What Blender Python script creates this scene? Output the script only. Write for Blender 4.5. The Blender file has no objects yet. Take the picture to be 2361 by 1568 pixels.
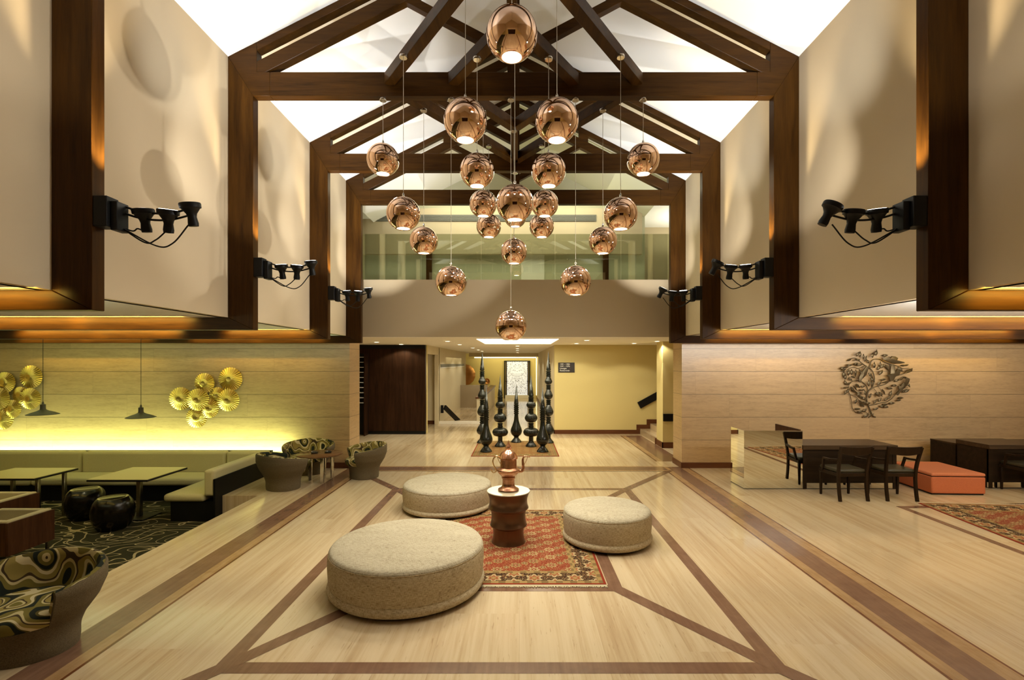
import bpy, bmesh, math, random
from mathutils import Vector, Matrix
random.seed(7)
C = bpy.context.scene.collection
PI = math.pi
# ------------------------------------------------------------------ camera, world, exposure
F = 1140.0                       # focal length in photo pixels (2361 x 1568)
VX, VY, EYE = 1197.0, 836.0, 2.1 # vanishing point of the hall's long axis, eye height
cam_d = bpy.data.cameras.new('camera'); cam = bpy.data.objects.new('camera', cam_d); C.objects.link(cam)
cam_d.sensor_width = 36.0; cam_d.sensor_fit = 'HORIZONTAL'
cam_d.lens = F * 36.0 / 2361.0
cam_d.shift_x = -(VX - 1180.5) / 2361.0
cam_d.shift_y = (VY - 784.0) / 2361.0
cam_d.clip_start = 0.05; cam_d.clip_end = 100
cam.location = (0, 0, EYE); cam.rotation_euler = (PI/2, 0, 0)
sc = bpy.context.scene
sc.camera = cam
sc.view_settings.view_transform = 'Standard'
sc.view_settings.look = 'None'
sc.view_settings.gamma = 1.0
sc.view_settings.use_curve_mapping = False
sc.view_settings.exposure = EXPOSURE = 0.0
w = bpy.data.worlds.new('world'); sc.world = w; w.use_nodes = True
w.node_tree.nodes['Background'].inputs[0].default_value = (1.0, 0.85, 0.6, 1)
w.node_tree.nodes['Background'].inputs[1].default_value = 0.01
sc.cycles.use_denoising = True
sc.cycles.max_bounces = 8
sc.cycles.diffuse_bounces = 5
sc.cycles.glossy_bounces = 5
sc.cycles.sample_clamp_indirect = 4.0
sc.cycles.caustics_reflective = False
sc.cycles.caustics_refractive = False

def X_at(px, d): return (px - VX) * d / F          # photo column -> metres at depth d
def Z_at(py, d): return EYE - (py - VY) * d / F     # photo row -> height at depth d
XC = -0.065                                         # axis of the nave
HW = 2.9925                                         # half width between the posts
FR = [3.537, 5.681, 7.897, 9.55]                    # front faces of the four timber frames in view
FT = 0.112                                          # timber thickness
WARM = (1.0, 0.86, 0.62)
def aim(o, to): o.rotation_euler = (Vector(to) - o.location).to_track_quat('-Z', 'Y').to_euler()
def spot(loc, to, power, deg=50, blend=0.6, col=WARM, r=0.03):
    l = bpy.data.lights.new('spot_light', 'SPOT'); l.energy = power; l.spot_size = math.radians(deg)
    l.spot_blend = blend; l.color = col; l.shadow_soft_size = r
    o = bpy.data.objects.new('spot_light', l); C.objects.link(o); o.location = loc; aim(o, to); return o
def area(loc, to, sx, sy, power, col=WARM, spread=180, disk=False):
    l = bpy.data.lights.new('area_light', 'AREA'); l.energy = power; l.color = col
    l.shape = 'DISK' if disk else 'RECTANGLE'; l.size = sx
    if not disk: l.size_y = sy
    l.spread = math.radians(spread)
    o = bpy.data.objects.new('area_light', l); C.objects.link(o); o.location = loc; aim(o, to); return o

# ------------------------------------------------------------------ the lamps of the place, plus added unseen ones
SPOTW = (1.0, 0.95, 0.87)
# LED strip hidden in the gap behind the banquette
area((-7.55, 9.66, 0.33), (-7.55, 9.85, 0.85), 6.1, 0.06, 130, (0.78, 1.0, 0.46))
# lamps let into the aisle ceilings just in front of each beam
for i in range(4):
    for s in (-1, 1):
        for k in range(4):
            x = XC + s * (3.95 + k * 1.65 + (0.45 if (i + k) % 2 else 0))
            area((x, FR[i] - 0.13, 2.612), (x, FR[i] + 0.02, 2.56), 1.35, 0.02, 7.0 if i < 3 else 4.0, (1.0, 0.66, 0.12), 120)
for i in range(3):  # unseen strips added behind the beams to brighten the aisle ceilings
    area((XC + 6.6, FR[i] + FT + 0.06, 2.49), (XC + 6.6, FR[i] + FT + 0.75, 2.62), 6.4, 0.03, (85, 45, 8)[i], (1.0, 0.96, 0.88), 110)
    area((XC - 6.6, FR[i] + FT + 0.06, 2.49), (XC - 6.6, FR[i] + FT + 0.75, 2.62), 6.4, 0.03, (12, 8, 2)[i], (0.92, 1.0, 0.66), 110)
# bare spots added over the aisles as unseen recessed downlights
for (x, y, p) in ((4.8, 6.6, 44), (6.8, 6.6, 44), (8.8, 6.6, 44), (4.9, 9.2, 10), (7.1, 9.2, 10), (9.2, 9.2, 10), (4.8, 4.4, 44), (7.0, 4.4, 44)):
    spot((x, y, 2.60), (x, y, 0), p, 120, 0.8)
for (x, y, p) in ((-5.2, 4.4, 30), (-7.4, 4.4, 26), (-6.2, 6.6, 34), (-8.4, 6.6, 30), (-4.2, 9.2, 5)):
    spot((x, y, 2.60), (x, y, 0), p, 110, 0.8, (1.0, 0.88, 0.5))
# rear of the hall, behind the viewer: unseen spots added to brighten reflections
for (x, y, p) in ((5.2, 1.6, 50), (7.4, 1.6, 50), (5.2, -1.4, 60), (8.0, -1.4, 60), (-5.4, 1.6, 30), (-5.4, -1.4, 40), (0, -2.0, 70), (-1.8, -2.0, 70), (1.8, -2.0, 70)):
    spot((x, y, 2.60 if abs(x) > 3 else 4.5), (x, y, 0), p, 120, 0.8)
# gallery behind the glass and the far corridor
area((0, 11.2, 6.2), (0, 11.2, 0), 5, 1.2, 130, (1.0, 0.98, 0.70))  # unseen lamp added to lighten the gallery
area((4.4, 12.3, 5.0), (4.4, 12.3, 9), 1.2, 1.2, 30, (1.0, 0.95, 0.75))
area((-0.03, 12.3, 2.585), (-0.03, 12.3, 0), 1.6, 2.8, 62, (1.0, 0.94, 0.72))
area((-0.6, 27.5, 2.5), (-0.6, 29.0, 1.2), 3.0, 0.1, 30, (1.0, 0.86, 0.42))
area((-3.0, 21.0, 2.3), (-3.0, 21.0, 0), 1.5, 5, 18, (1.0, 0.86, 0.5))

# ------------------------------------------------------------------ object helpers
def link(o, parent=None):
    C.objects.link(o)
    if parent is not None: o.parent = parent
    return o
def tag(o, label, cat, group=None, kind=None):
    o['label'] = label; o['category'] = cat
    if group: o['group'] = group
    if kind: o['kind'] = kind
    return o
def thing(name, label, cat, loc=(0, 0, 0), rz=0.0, group=None):
    o = bpy.data.objects.new(name, None); link(o); o.empty_display_size = 0.1
    o.location = loc; o.rotation_euler = (0, 0, rz)
    return tag(o, label, cat, group)
def copy_thing(root, loc, rz, label, group=None, scale=None):
    r = root.copy(); link(r); r.location = loc; r.rotation_euler = (0, 0, rz); r['label'] = label
    if group: r['group'] = group
    if scale: r.scale = (scale,) * 3
    for ch in list(root.children):
        c = ch.copy(); link(c, r)
        for g in list(ch.children):
            link(g.copy(), c)
    return r

class MB:
    def __init__(s): s.v = []; s.f = []
    def add(s, vs, fs):
        n = len(s.v); s.v += [tuple(v) for v in vs]; s.f += [[i + n for i in f] for f in fs]; return s
    def box(s, x0, x1, y0, y1, z0, z1):
        vs = [(x0,y0,z0),(x1,y0,z0),(x1,y1,z0),(x0,y1,z0),(x0,y0,z1),(x1,y0,z1),(x1,y1,z1),(x0,y1,z1)]
        return s.add(vs, [[3,2,1,0],[4,5,6,7],[0,1,5,4],[1,2,6,5],[2,3,7,6],[3,0,4,7]])
    def beam(s, p, q, wd, h, up=(0, 0, 1), w2=None, h2=None):
        p = Vector(p); q = Vector(q); d = (q - p).normalized(); upv = Vector(up)
        sd = d.cross(upv)
        if sd.length < 1e-4: sd = d.cross(Vector((0, 1, 0)))
        sd.normalize(); u = sd.cross(d).normalized()
        vs = []
        for (c, ww, hh) in ((p, wd, h), (q, w2 or wd, h2 or h)):
            for a, b in ((-1,-1),(1,-1),(1,1),(-1,1)): vs.append(c + sd*(a*ww/2) + u*(b*hh/2))
        return s.add(vs, [[0,1,2,3],[7,6,5,4],[0,4,5,1],[1,5,6,2],[2,6,7,3],[3,7,4,0]])
    def prism(s, poly, y0, y1):           # polygon in x,z pulled along y
        n = len(poly)
        vs = [(x, y0, z) for x, z in poly] + [(x, y1, z) for x, z in poly]
        fs = [list(range(n)), list(range(2*n-1, n-1, -1))] + [[i, i+n, (i+1)%n+n, (i+1)%n] for i in range(n)]
        return s.add(vs, fs)
    def slab(s, poly, z0, z1):            # polygon in x,y pulled along z
        n = len(poly)
        vs = [(x, y, z0) for x, y in poly] + [(x, y, z1) for x, y in poly]
        fs = [list(range(n-1, -1, -1)), list(range(n, 2*n))] + [[i, (i+1)%n, (i+1)%n+n, i+n] for i in range(n)]
        return s.add(vs, fs)
    def lathe(s, prof, n=48, c=(0, 0, 0), rib=None, caps=True):
        vs = []; fs = []
        for j, (r, z) in enumerate(prof):
            for i in range(n):
                a = 2*PI*i/n
                rr = r
                if rib: rr = r * (1 + rib[1] * rib[2](z) * math.cos(rib[0]*a))
                vs.append((c[0] + rr*math.cos(a), c[1] + rr*math.sin(a), c[2] + z))
        for j in range(len(prof)-1):
            for i in range(n):
                k = (i+1) % n
                fs.append([j*n+i, j*n+k, (j+1)*n+k, (j+1)*n+i])
        if caps:
            if prof[0][0] > 1e-5: fs.append(list(range(n-1, -1, -1)))
            if prof[-1][0] > 1e-5: fs.append([(len(prof)-1)*n+i for i in range(n)])
        return s.add(vs, fs)
    def tube(s, pts, r, n=10, closed=False, r1=None):
        pts = [Vector(p) for p in pts]; m = len(pts); vs = []; fs = []
        prev = None
        for j, p in enumerate(pts):
            a = pts[(j-1) % m] if (closed or j > 0) else p
            b = pts[(j+1) % m] if (closed or j < m-1) else p
            d = (b - a).normalized()
            if prev is None:
                prev = d.orthogonal().normalized()
            prev = (prev - d * prev.dot(d)).normalized()
            e = d.cross(prev)
            rr = r if r1 is None else r + (r1 - r) * j / max(1, m-1)
            for i in range(n):
                t = 2*PI*i/n
                vs.append(p + prev*(rr*math.cos(t)) + e*(rr*math.sin(t)))
        for j in range(m if closed else m-1):
            for i in range(n):
                k = (i+1) % n; j2 = (j+1) % m
                fs.append([j*n+i, j*n+k, j2*n+k, j2*n+i])
        if not closed: fs += [list(range(n-1, -1, -1)), [(m-1)*n+i for i in range(n)]]
        return s.add(vs, fs)
    def build(s, name, m, parent=None, smooth=None, bevel=0, seg=2, recalc=True):
        me = bpy.data.meshes.new(name); me.from_pydata(s.v, [], s.f); me.update()
        bm = bmesh.new(); bm.from_mesh(me)
        bmesh.ops.remove_doubles(bm, verts=bm.verts, dist=1e-5)
        if recalc: bmesh.ops.recalc_face_normals(bm, faces=bm.faces)
        if smooth is not None:
            for f in bm.faces: f.smooth = True
            for e in bm.edges:
                if len(e.link_faces) == 2 and e.calc_face_angle(0) > math.radians(smooth): e.smooth = False
        bm.to_mesh(me); bm.free()
        me.materials.append(m)
        o = bpy.data.objects.new(name, me); link(o, parent)
        if bevel:
            b = o.modifiers.new('bevel', 'BEVEL'); b.width = bevel; b.segments = seg; b.limit_method = 'ANGLE'; b.angle_limit = math.radians(40)
            b.harden_normals = False
        return o
def box(name, m, x0, x1, y0, y1, z0, z1, parent=None, bevel=0, seg=2):
    return MB().box(x0, x1, y0, y1, z0, z1).build(name, m, parent, None if not bevel else 30, bevel, seg)
def struct(name, m, x0, x1, y0, y1, z0, z1):
    o = box(name, m, x0, x1, y0, y1, z0, z1); o['kind'] = 'structure'; return o
def spline(pts, n=8):
    pts = [Vector(p) for p in pts]; out = []
    q = [pts[0]*2 - pts[1]] + pts + [pts[-1]*2 - pts[-2]]
    for i in range(1, len(q)-2):
        a, b, c, d = q[i-1], q[i], q[i+1], q[i+2]
        for k in range(n):
            t = k / n
            out.append(0.5*((2*b) + (c-a)*t + (2*a-5*b+4*c-d)*t*t + (3*b-a-3*c+d)*t**3))
    out.append(pts[-1]); return out
def smooth_prof(prof, n=4):
    return [(max(0.0, p.x), p.y) for p in spline([(r, z, 0) for r, z in prof], n)]
# ------------------------------------------------------------------ material helpers
class E:                                  # shader-math expression
    def __init__(s, nt, k): s.nt = nt; s.k = k
    def m(s, op, *a):
        n = s.nt.nodes.new('ShaderNodeMath'); n.operation = op
        for i, x in enumerate((s,) + a):
            if isinstance(x, E): s.nt.links.new(x.k, n.inputs[i])
            else: n.inputs[i].default_value = x
        return E(s.nt, n.outputs[0])
    def __add__(s, o): return s.m('ADD', o)
    def __radd__(s, o): return s.m('ADD', o)
    def __sub__(s, o): return s.m('SUBTRACT', o)
    def __rsub__(s, o): return (s * -1.0) + o
    def __mul__(s, o): return s.m('MULTIPLY', o)
    def __rmul__(s, o): return s.m('MULTIPLY', o)
    def __truediv__(s, o): return s.m('DIVIDE', o)
    def abs(s): return s.m('ABSOLUTE')
    def sin(s): return s.m('SINE')
    def cos(s): return s.m('COSINE')
    def floor(s): return s.m('FLOOR')
    def fract(s): return s.m('FRACT')
    def sqrt(s): return s.m('SQRT')
    def lt(s, o): return s.m('LESS_THAN', o)
    def gt(s, o): return s.m('GREATER_THAN', o)
    def min(s, o): return s.m('MINIMUM', o)
    def max(s, o): return s.m('MAXIMUM', o)
    def pow(s, o): return s.m('POWER', o)
    def atan2(s, o): return s.m('ARCTAN2', o)
    def ramp(s, a, b):                    # smooth 0..1 between a and b
        n = s.nt.nodes.new('ShaderNodeMapRange'); n.interpolation_type = 'SMOOTHSTEP'
        s.nt.links.new(s.k, n.inputs[0]); n.inputs[1].default_value = a; n.inputs[2].default_value = b
        return E(s.nt, n.outputs[0])
class M:
    def __init__(s, name, color=(0.8, 0.8, 0.8), rough=0.5, metal=0.0, spec=0.5):
        s.mat = bpy.data.materials.new(name); s.mat.use_nodes = True; s.nt = s.mat.node_tree
        s.b = s.nt.nodes['Principled BSDF']
        s.b.inputs['Base Color'].default_value = (*color, 1); s.b.inputs['Roughness'].default_value = rough
        s.b.inputs['Metallic'].default_value = metal; s.b.inputs['Specular IOR Level'].default_value = spec
    def xyz(s):
        t = s.nt.nodes.new('ShaderNodeTexCoord'); n = s.nt.nodes.new('ShaderNodeSeparateXYZ')
        s.nt.links.new(t.outputs['Object'], n.inputs[0]); s.vec = t.outputs['Object']
        return [E(s.nt, n.outputs[i]) for i in range(3)]
    def comb(s, x, y, z=0.0):
        n = s.nt.nodes.new('ShaderNodeCombineXYZ')
        for i, q in enumerate((x, y, z)):
            if isinstance(q, E): s.nt.links.new(q.k, n.inputs[i])
            else: n.inputs[i].default_value = q
        return n.outputs[0]
    def noise(s, vec, scale=1.0, detail=3.0, rough=0.55, dist=0.0):
        n = s.nt.nodes.new('ShaderNodeTexNoise'); s.nt.links.new(vec, n.inputs['Vector'])
        n.inputs['Scale'].default_value = scale; n.inputs['Detail'].default_value = detail
        n.inputs['Roughness'].default_value = rough; n.inputs['Distortion'].default_value = dist
        return E(s.nt, n.outputs[0])
    def white(s, vec):
        n = s.nt.nodes.new('ShaderNodeTexWhiteNoise'); n.noise_dimensions = '3D'; s.nt.links.new(vec, n.inputs['Vector'])
        return E(s.nt, n.outputs['Value'])
    def voro(s, vec, scale, feature='F1'):
        n = s.nt.nodes.new('ShaderNodeTexVoronoi'); n.feature = feature; s.nt.links.new(vec, n.inputs['Vector'])
        n.inputs['Scale'].default_value = scale
        return E(s.nt, n.outputs['Distance']), (n.outputs['Color'] if feature == 'F1' else None)
    def mix(s, fac, a, b, blend='MIX'):
        n = s.nt.nodes.new('ShaderNodeMix'); n.data_type = 'RGBA'; n.blend_type = blend
        if isinstance(fac, E): s.nt.links.new(fac.k, n.inputs['Factor'])
        else: n.inputs['Factor'].default_value = fac
        for k, q in (('A', a), ('B', b)):
            i = [x for x in n.inputs if x.name == k and x.type == 'RGBA'][0]
            if isinstance(q, tuple): i.default_value = (*q, 1)
            else: s.nt.links.new(q, i)
        return [x for x in n.outputs if x.type == 'RGBA'][0]
    def ramp(s, fac, stops, interp='LINEAR'):
        n = s.nt.nodes.new('ShaderNodeValToRGB'); s.nt.links.new(fac.k, n.inputs[0]); r = n.color_ramp
        r.interpolation = interp
        while len(r.elements) < len(stops): r.elements.new(0.5)
        for e, (p, c) in zip(r.elements, stops): e.position = p; e.color = (*c, 1)
        return n.outputs[0]
    def col(s, sock): s.nt.links.new(sock, s.b.inputs['Base Color']); return s
    def rough(s, e): s.nt.links.new(e.k, s.b.inputs['Roughness']); return s
    def bump(s, e, strength=0.3, dist=0.005):
        n = s.nt.nodes.new('ShaderNodeBump'); n.inputs['Strength'].default_value = strength; n.inputs['Distance'].default_value = dist
        s.nt.links.new(e.k, n.inputs['Height']); s.nt.links.new(n.outputs[0], s.b.inputs['Normal']); return s
    def emit(s, col, strength):
        s.b.inputs['Emission Color'].default_value = (*col, 1); s.b.inputs['Emission Strength'].default_value = strength; return s

def wood(name, axis, dark=(0.016, 0.0058, 0.0008), light=(0.066, 0.0265, 0.0036), rough=0.40):
    m = M(name, rough=rough, spec=0.10); x, y, z = m.xyz(); k = 0.07
    sc3 = [14.0, 14.0, 14.0]; sc3[axis] = 14.0 * k
    v = m.comb(x * sc3[0], y * sc3[1], z * sc3[2])
    n = m.noise(v, 1.0, 6, 0.65, 0.4); n2 = m.noise(v, 5.0, 3, 0.6)
    f = n * 0.75 + n2 * 0.25
    m.col(m.ramp(f, [(0.30, dark), (0.72, light)])); m.bump(n2, 0.08, 0.002)
    return m.mat
W_V = wood('timber_upright', 2); W_H = wood('timber_level', 0)
W_Y = wood('timber_lengthwise', 1)
W_DARK = wood('dark_desk_wood', 0, (0.010, 0.006, 0.003), (0.030, 0.018, 0.009), 0.30)
W_CHAIR = wood('dark_chair_wood', 2, (0.010, 0.006, 0.003), (0.030, 0.016, 0.007), 0.32)
W_PANEL = wood('wenge_panel', 2, (0.013, 0.006, 0.003), (0.044, 0.019, 0.009), 0.30)
W_RED = wood('red_brown_skirting', 0, (0.075, 0.026, 0.010), (0.16, 0.062, 0.026), 0.35)
W_WAL = wood('walnut_panel', 2, (0.035, 0.013, 0.006), (0.10, 0.042, 0.018), 0.4)
W_TOP = wood('brown_tabletop', 0, (0.09, 0.042, 0.016), (0.18, 0.085, 0.035), 0.2)

def paint(name, c, var=0.04, rough=0.75):
    m = M(name, c, rough, spec=0.25); x, y, z = m.xyz(); n = m.noise(m.vec, 1.3, 3)
    m.col(m.mix(n, tuple(q*(1-var) for q in c), tuple(min(1, q*(1+var)) for q in c)))
    return m.mat
P_NAVE = paint('cream_wall_paint', (0.62, 0.51, 0.345))
P_CEIL = paint('white_ceiling_paint', (0.86, 0.85, 0.82), 0.02)
P_HALL = paint('yellow_cream_paint', (0.64, 0.53, 0.235))
P_CREAM = paint('pale_cream_paint', (0.68, 0.60, 0.42))
P_SOFF = paint('warm_white_soffit', (0.92, 0.89, 0.82), 0.02)
P_PARA = paint('beige_parapet_paint', (0.52, 0.43, 0.29))
P_MEZZ = paint('pale_green_paint', (0.56, 0.55, 0.40))
P_GREY = paint('grey_brown_paint', (0.36, 0.29, 0.20))

def travertine(name, base, vein, course=0.455, z0=0.098):
    m = M(name, rough=0.28, spec=0.45); x, y, z = m.xyz()
    row = ((z - z0) / course).floor()
    off = m.white(m.comb(row, 3.0, 1.0))
    u = (x / 2.4 + off)
    cell = m.white(m.comb(row, u.floor(), 7.0))
    v = m.comb(x * 1.3 + row * 13.0 + u.floor() * 5.0, y * 1.3, z * 13.0)
    n = m.noise(v, 1.6, 7, 0.66, 0.5); n2 = m.noise(v, 9.0, 4, 0.7)
    f = (n * 0.5 + n2 * 0.5) + (cell - 0.5) * 0.06
    c = m.ramp(f, [(0.30, vein), (0.5, base), (0.75, tuple(min(1, q*1.2) for q in base))])
    g = ((z - z0) / course).fract()
    joint = (g.lt(0.016)).max(u.fract().lt(0.0014) * 0.4)
    c = m.mix(joint * 0.85, c, (0.05, 0.035, 0.02)); m.col(c)
    m.bump(n2 * 0.2 - joint, 0.25, 0.003)
    return m.mat
T_WALL = travertine('travertine_wall', (0.47, 0.315, 0.155), (0.33, 0.21, 0.095))

def floor_mat():
    m = M('polished_travertine_floor', rough=0.16, spec=0.5); x, y, z = m.xyz()
    px = x / 0.62
    row = px.floor(); off = m.white(m.comb(row, 2.0, 5.0)); u = y / 3.0 + off
    cell = m.white(m.comb(row, u.floor(), 1.0))
    v = m.comb(x * 11.0 + cell * 30.0, y * 0.33 + cell * 11.0, 0.0)
    n = m.noise(v, 1.0, 6, 0.62, 0.5); n2 = m.noise(v, 3.5, 5, 0.65, 0.3); big = m.noise(m.comb(x*2.0, y*0.35, cell*3.0), 1.0, 3)
    f = n * 0.42 + n2 * 0.26 + big * 0.32 + (cell - 0.5) * 0.025
    c = m.ramp(f, [(0.32, (0.36, 0.235, 0.125)), (0.43, (0.51, 0.385, 0.235)), (0.53, (0.60, 0.48, 0.315)), (0.72, (0.67, 0.56, 0.39))])
    pit = m.noise(m.comb(x*60.0, y*5.0, 0.0), 1.0, 3, 0.6)
    c = m.mix(pit.ramp(0.63, 0.72) * 0.5, c, (0.25, 0.14, 0.06))
    seam = px.fract().lt(0.004)
    c = m.mix(seam * 0.35, c, (0.2, 0.13, 0.06)); m.col(c)
    m.rough(n2 * 0.08 + 0.07)
    return m.mat
FLOOR = floor_mat()
def inlay(name, a, b, rough=0.2):
    m = M(name, rough=rough); x, y, z = m.xyz()
    n = m.noise(m.comb(x*6.0, y*6.0, 0.0), 1.0, 6, 0.6, 0.6); n2 = m.noise(m.comb(x*30.0, y*2.0, 0.0), 1.0, 4)
    m.col(m.ramp(n*0.5 + n2*0.5, [(0.3, a), (0.7, b)])); return m.mat
I_BROWN = inlay('brown_marble_inlay', (0.13, 0.064, 0.038), (0.23, 0.13, 0.082))
I_TAN = inlay('tan_marble_inlay', (0.26, 0.145, 0.062), (0.46, 0.30, 0.155))
I_RED = inlay('red_line_inlay', (0.10, 0.035, 0.012), (0.17, 0.06, 0.02))

def copper_mat(name, c, r, var=0.0):
    m = M(name, c, r, 1.0)
    if var:
        x, y, z = m.xyz(); n = m.noise(m.vec, 9.0, 4)
        m.col(m.mix(n, tuple(q*(1-var) for q in c), c)); v, _ = m.voro(m.vec, 130.0); m.bump(v, 0.35, 0.003)
    return m.mat
COPPER = copper_mat('copper_mirror_glass', (0.97, 0.69, 0.52), 0.03)
COPPER_HAM = copper_mat('engraved_copper', (0.72, 0.37, 0.22), 0.26, 0.45)
BRONZE = M('brown_metal_drum', (0.15, 0.08, 0.045), 0.30, 0.8).mat
DRUMTOP = M('cream_marble_top', (0.42, 0.37, 0.26), 0.2).mat
GOLD = M('gold_metal', (0.78, 0.56, 0.15), 0.36, 1.0).mat
CHROME = M('chrome', (0.80, 0.79, 0.76), 0.07, 1.0).mat
MIRROR = M('mirror', (0.95, 0.97, 0.90), 0.012, 1.0).mat
BLACKM = M('matt_black_metal', (0.003, 0.003, 0.0035), 0.5, 0.0, 0.25).mat
DARKPL = M('dark_plinth', (0.004, 0.004, 0.0035), 0.5, 0.0, 0.25).mat
IRON = M('dark_bronze_iron', (0.125, 0.090, 0.042), 0.42, 0.6).mat
LACQ = M('black_lacquer', (0.009, 0.010, 0.006), 0.20).mat
LACQ2 = M('black_brown_lacquer_stool', (0.005, 0.004, 0.0025), 0.22, 0.0, 0.35).mat
CABLE = M('steel_cable', (0.55, 0.50, 0.40), 0.4, 0.3).mat
def lampmat(name, col, st): return M(name, (1, 1, 1), 0.5).emit(col, st).mat
GLOW = lampmat('pendant_glow', (1.0, 0.86, 0.62), 9.0)
GLOW_D = lampmat('downlight_glow', (1.0, 0.90, 0.66), 8.0)
GLOW_C = lampmat('ceiling_panel_glow', (1.0, 0.93, 0.62), 3.2)
GLOW_L = lampmat('light_line_glow', (1.0, 0.90, 0.50), 2.2)
GLOW_S = lampmat('spot_lens_glow', (1.0, 0.95, 0.85), 14.0)

def weave(name, a, b, s=1.0):
    m = M(name, rough=0.9, spec=0.15); x, y, z = m.xyz()
    h1 = m.noise(m.comb(x*45*s, y*70*s, z*300*s), 1.0, 3, 0.7); h2 = m.noise(m.comb(x*120*s, y*330*s, z*55*s), 1.0, 3, 0.7)
    f = h1*0.55 + h2*0.45
    m.col(m.ramp(f, [(0.36, a), (0.47, tuple((p+q)/2 for p, q in zip(a, b))), (0.58, b)])); m.bump(f, 0.5, 0.004); return m.mat
def tweed(name, top, a, b, mid):
    m = M(name, rough=0.92, spec=0.12); x, y, z = m.xyz()
    if top: u, v = x, y
    else: u, v = y.atan2(x) * 0.65, z
    h1 = m.noise(m.comb(u*26.0, v*230.0, 0.0), 1.0, 2, 0.6); h2 = m.noise(m.comb(u*260.0, v*40.0, 3.0), 1.0, 2, 0.6)
    blot = m.noise(m.comb(u*3.0, v*9.0, 7.0), 1.0, 3)
    f = h1*0.50 + h2*0.38 + blot*0.12
    m.col(m.ramp(f, [(0.33, a), (0.43, mid), (0.56, b)])); m.bump(f, 0.6, 0.004); return m.mat
TWEED = tweed('oatmeal_tweed', False, (0.06, 0.042, 0.02), (0.54, 0.46, 0.32), (0.33, 0.26, 0.155))
TWEED_T = tweed('oatmeal_tweed_top', True, (0.07, 0.05, 0.028), (0.50, 0.45, 0.34), (0.34, 0.29, 0.20))
SOFA = weave('olive_cream_upholstery', (0.42, 0.38, 0.21), (0.54, 0.49, 0.28), 2.0)
CREAMU = weave('cream_upholstery', (0.42, 0.36, 0.23), (0.50, 0.43, 0.28), 2.0)
GREYF = weave('grey_brown_ribbed_fabric', (0.055, 0.042, 0.022), (0.16, 0.125, 0.075), 1.6)
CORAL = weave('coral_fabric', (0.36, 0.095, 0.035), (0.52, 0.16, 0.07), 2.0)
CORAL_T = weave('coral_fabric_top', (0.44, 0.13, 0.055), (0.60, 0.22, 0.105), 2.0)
LEATHER = M('dark_green_leather', (0.030, 0.026, 0.012), 0.35).mat

def swirl():
    m = M('retro_swirl_fabric', rough=0.85, spec=0.2); x, y, z = m.xyz()
    d1 = m.noise(m.vec, 3.6, 1, 0.4); d2 = m.noise(m.comb(x + 7.0, y, z), 4.4, 1, 0.4)
    u = d1 * 4.0 + d2 * 1.2; t = u.fract()
    c = m.ramp(t, [(0.0, (0.012, 0.016, 0.012)), (0.20, (0.16, 0.13, 0.03)), (0.42, (0.50, 0.42, 0.22)), (0.52, (0.055, 0.035, 0.015)),
                   (0.60, (0.27, 0.21, 0.06)), (0.80, (0.58, 0.50, 0.30)), (0.94, (0.10, 0.08, 0.02))], 'CONSTANT')
    m.col(c); return m.mat
SWIRL = swirl()
def carpet():
    m = M('dark_carpet_with_curling_lines', rough=0.95, spec=0.1); x, y, z = m.xyz()
    n1 = m.noise(m.comb(x*0.9, y*1.5, 0.0), 1.0, 1, 0.4); n2 = m.noise(m.comb(x*1.6+5.0, y*2.4, 2.0), 1.0, 1, 0.4)
    w1 = ((n1*9.0 + y*3.0).fract() - 0.5).abs(); w2 = ((n2*8.0 + x*1.1 + y*1.8).fract() - 0.5).abs()
    l = w1.lt(0.05).max(w2.lt(0.036))
    h = m.noise(m.vec, 90.0, 2)
    base = m.mix(h, (0.012, 0.012, 0.006), (0.040, 0.036, 0.018))
    m.col(m.mix(l, base, (0.34, 0.27, 0.15))); return m.mat
CARPET = carpet()

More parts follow.
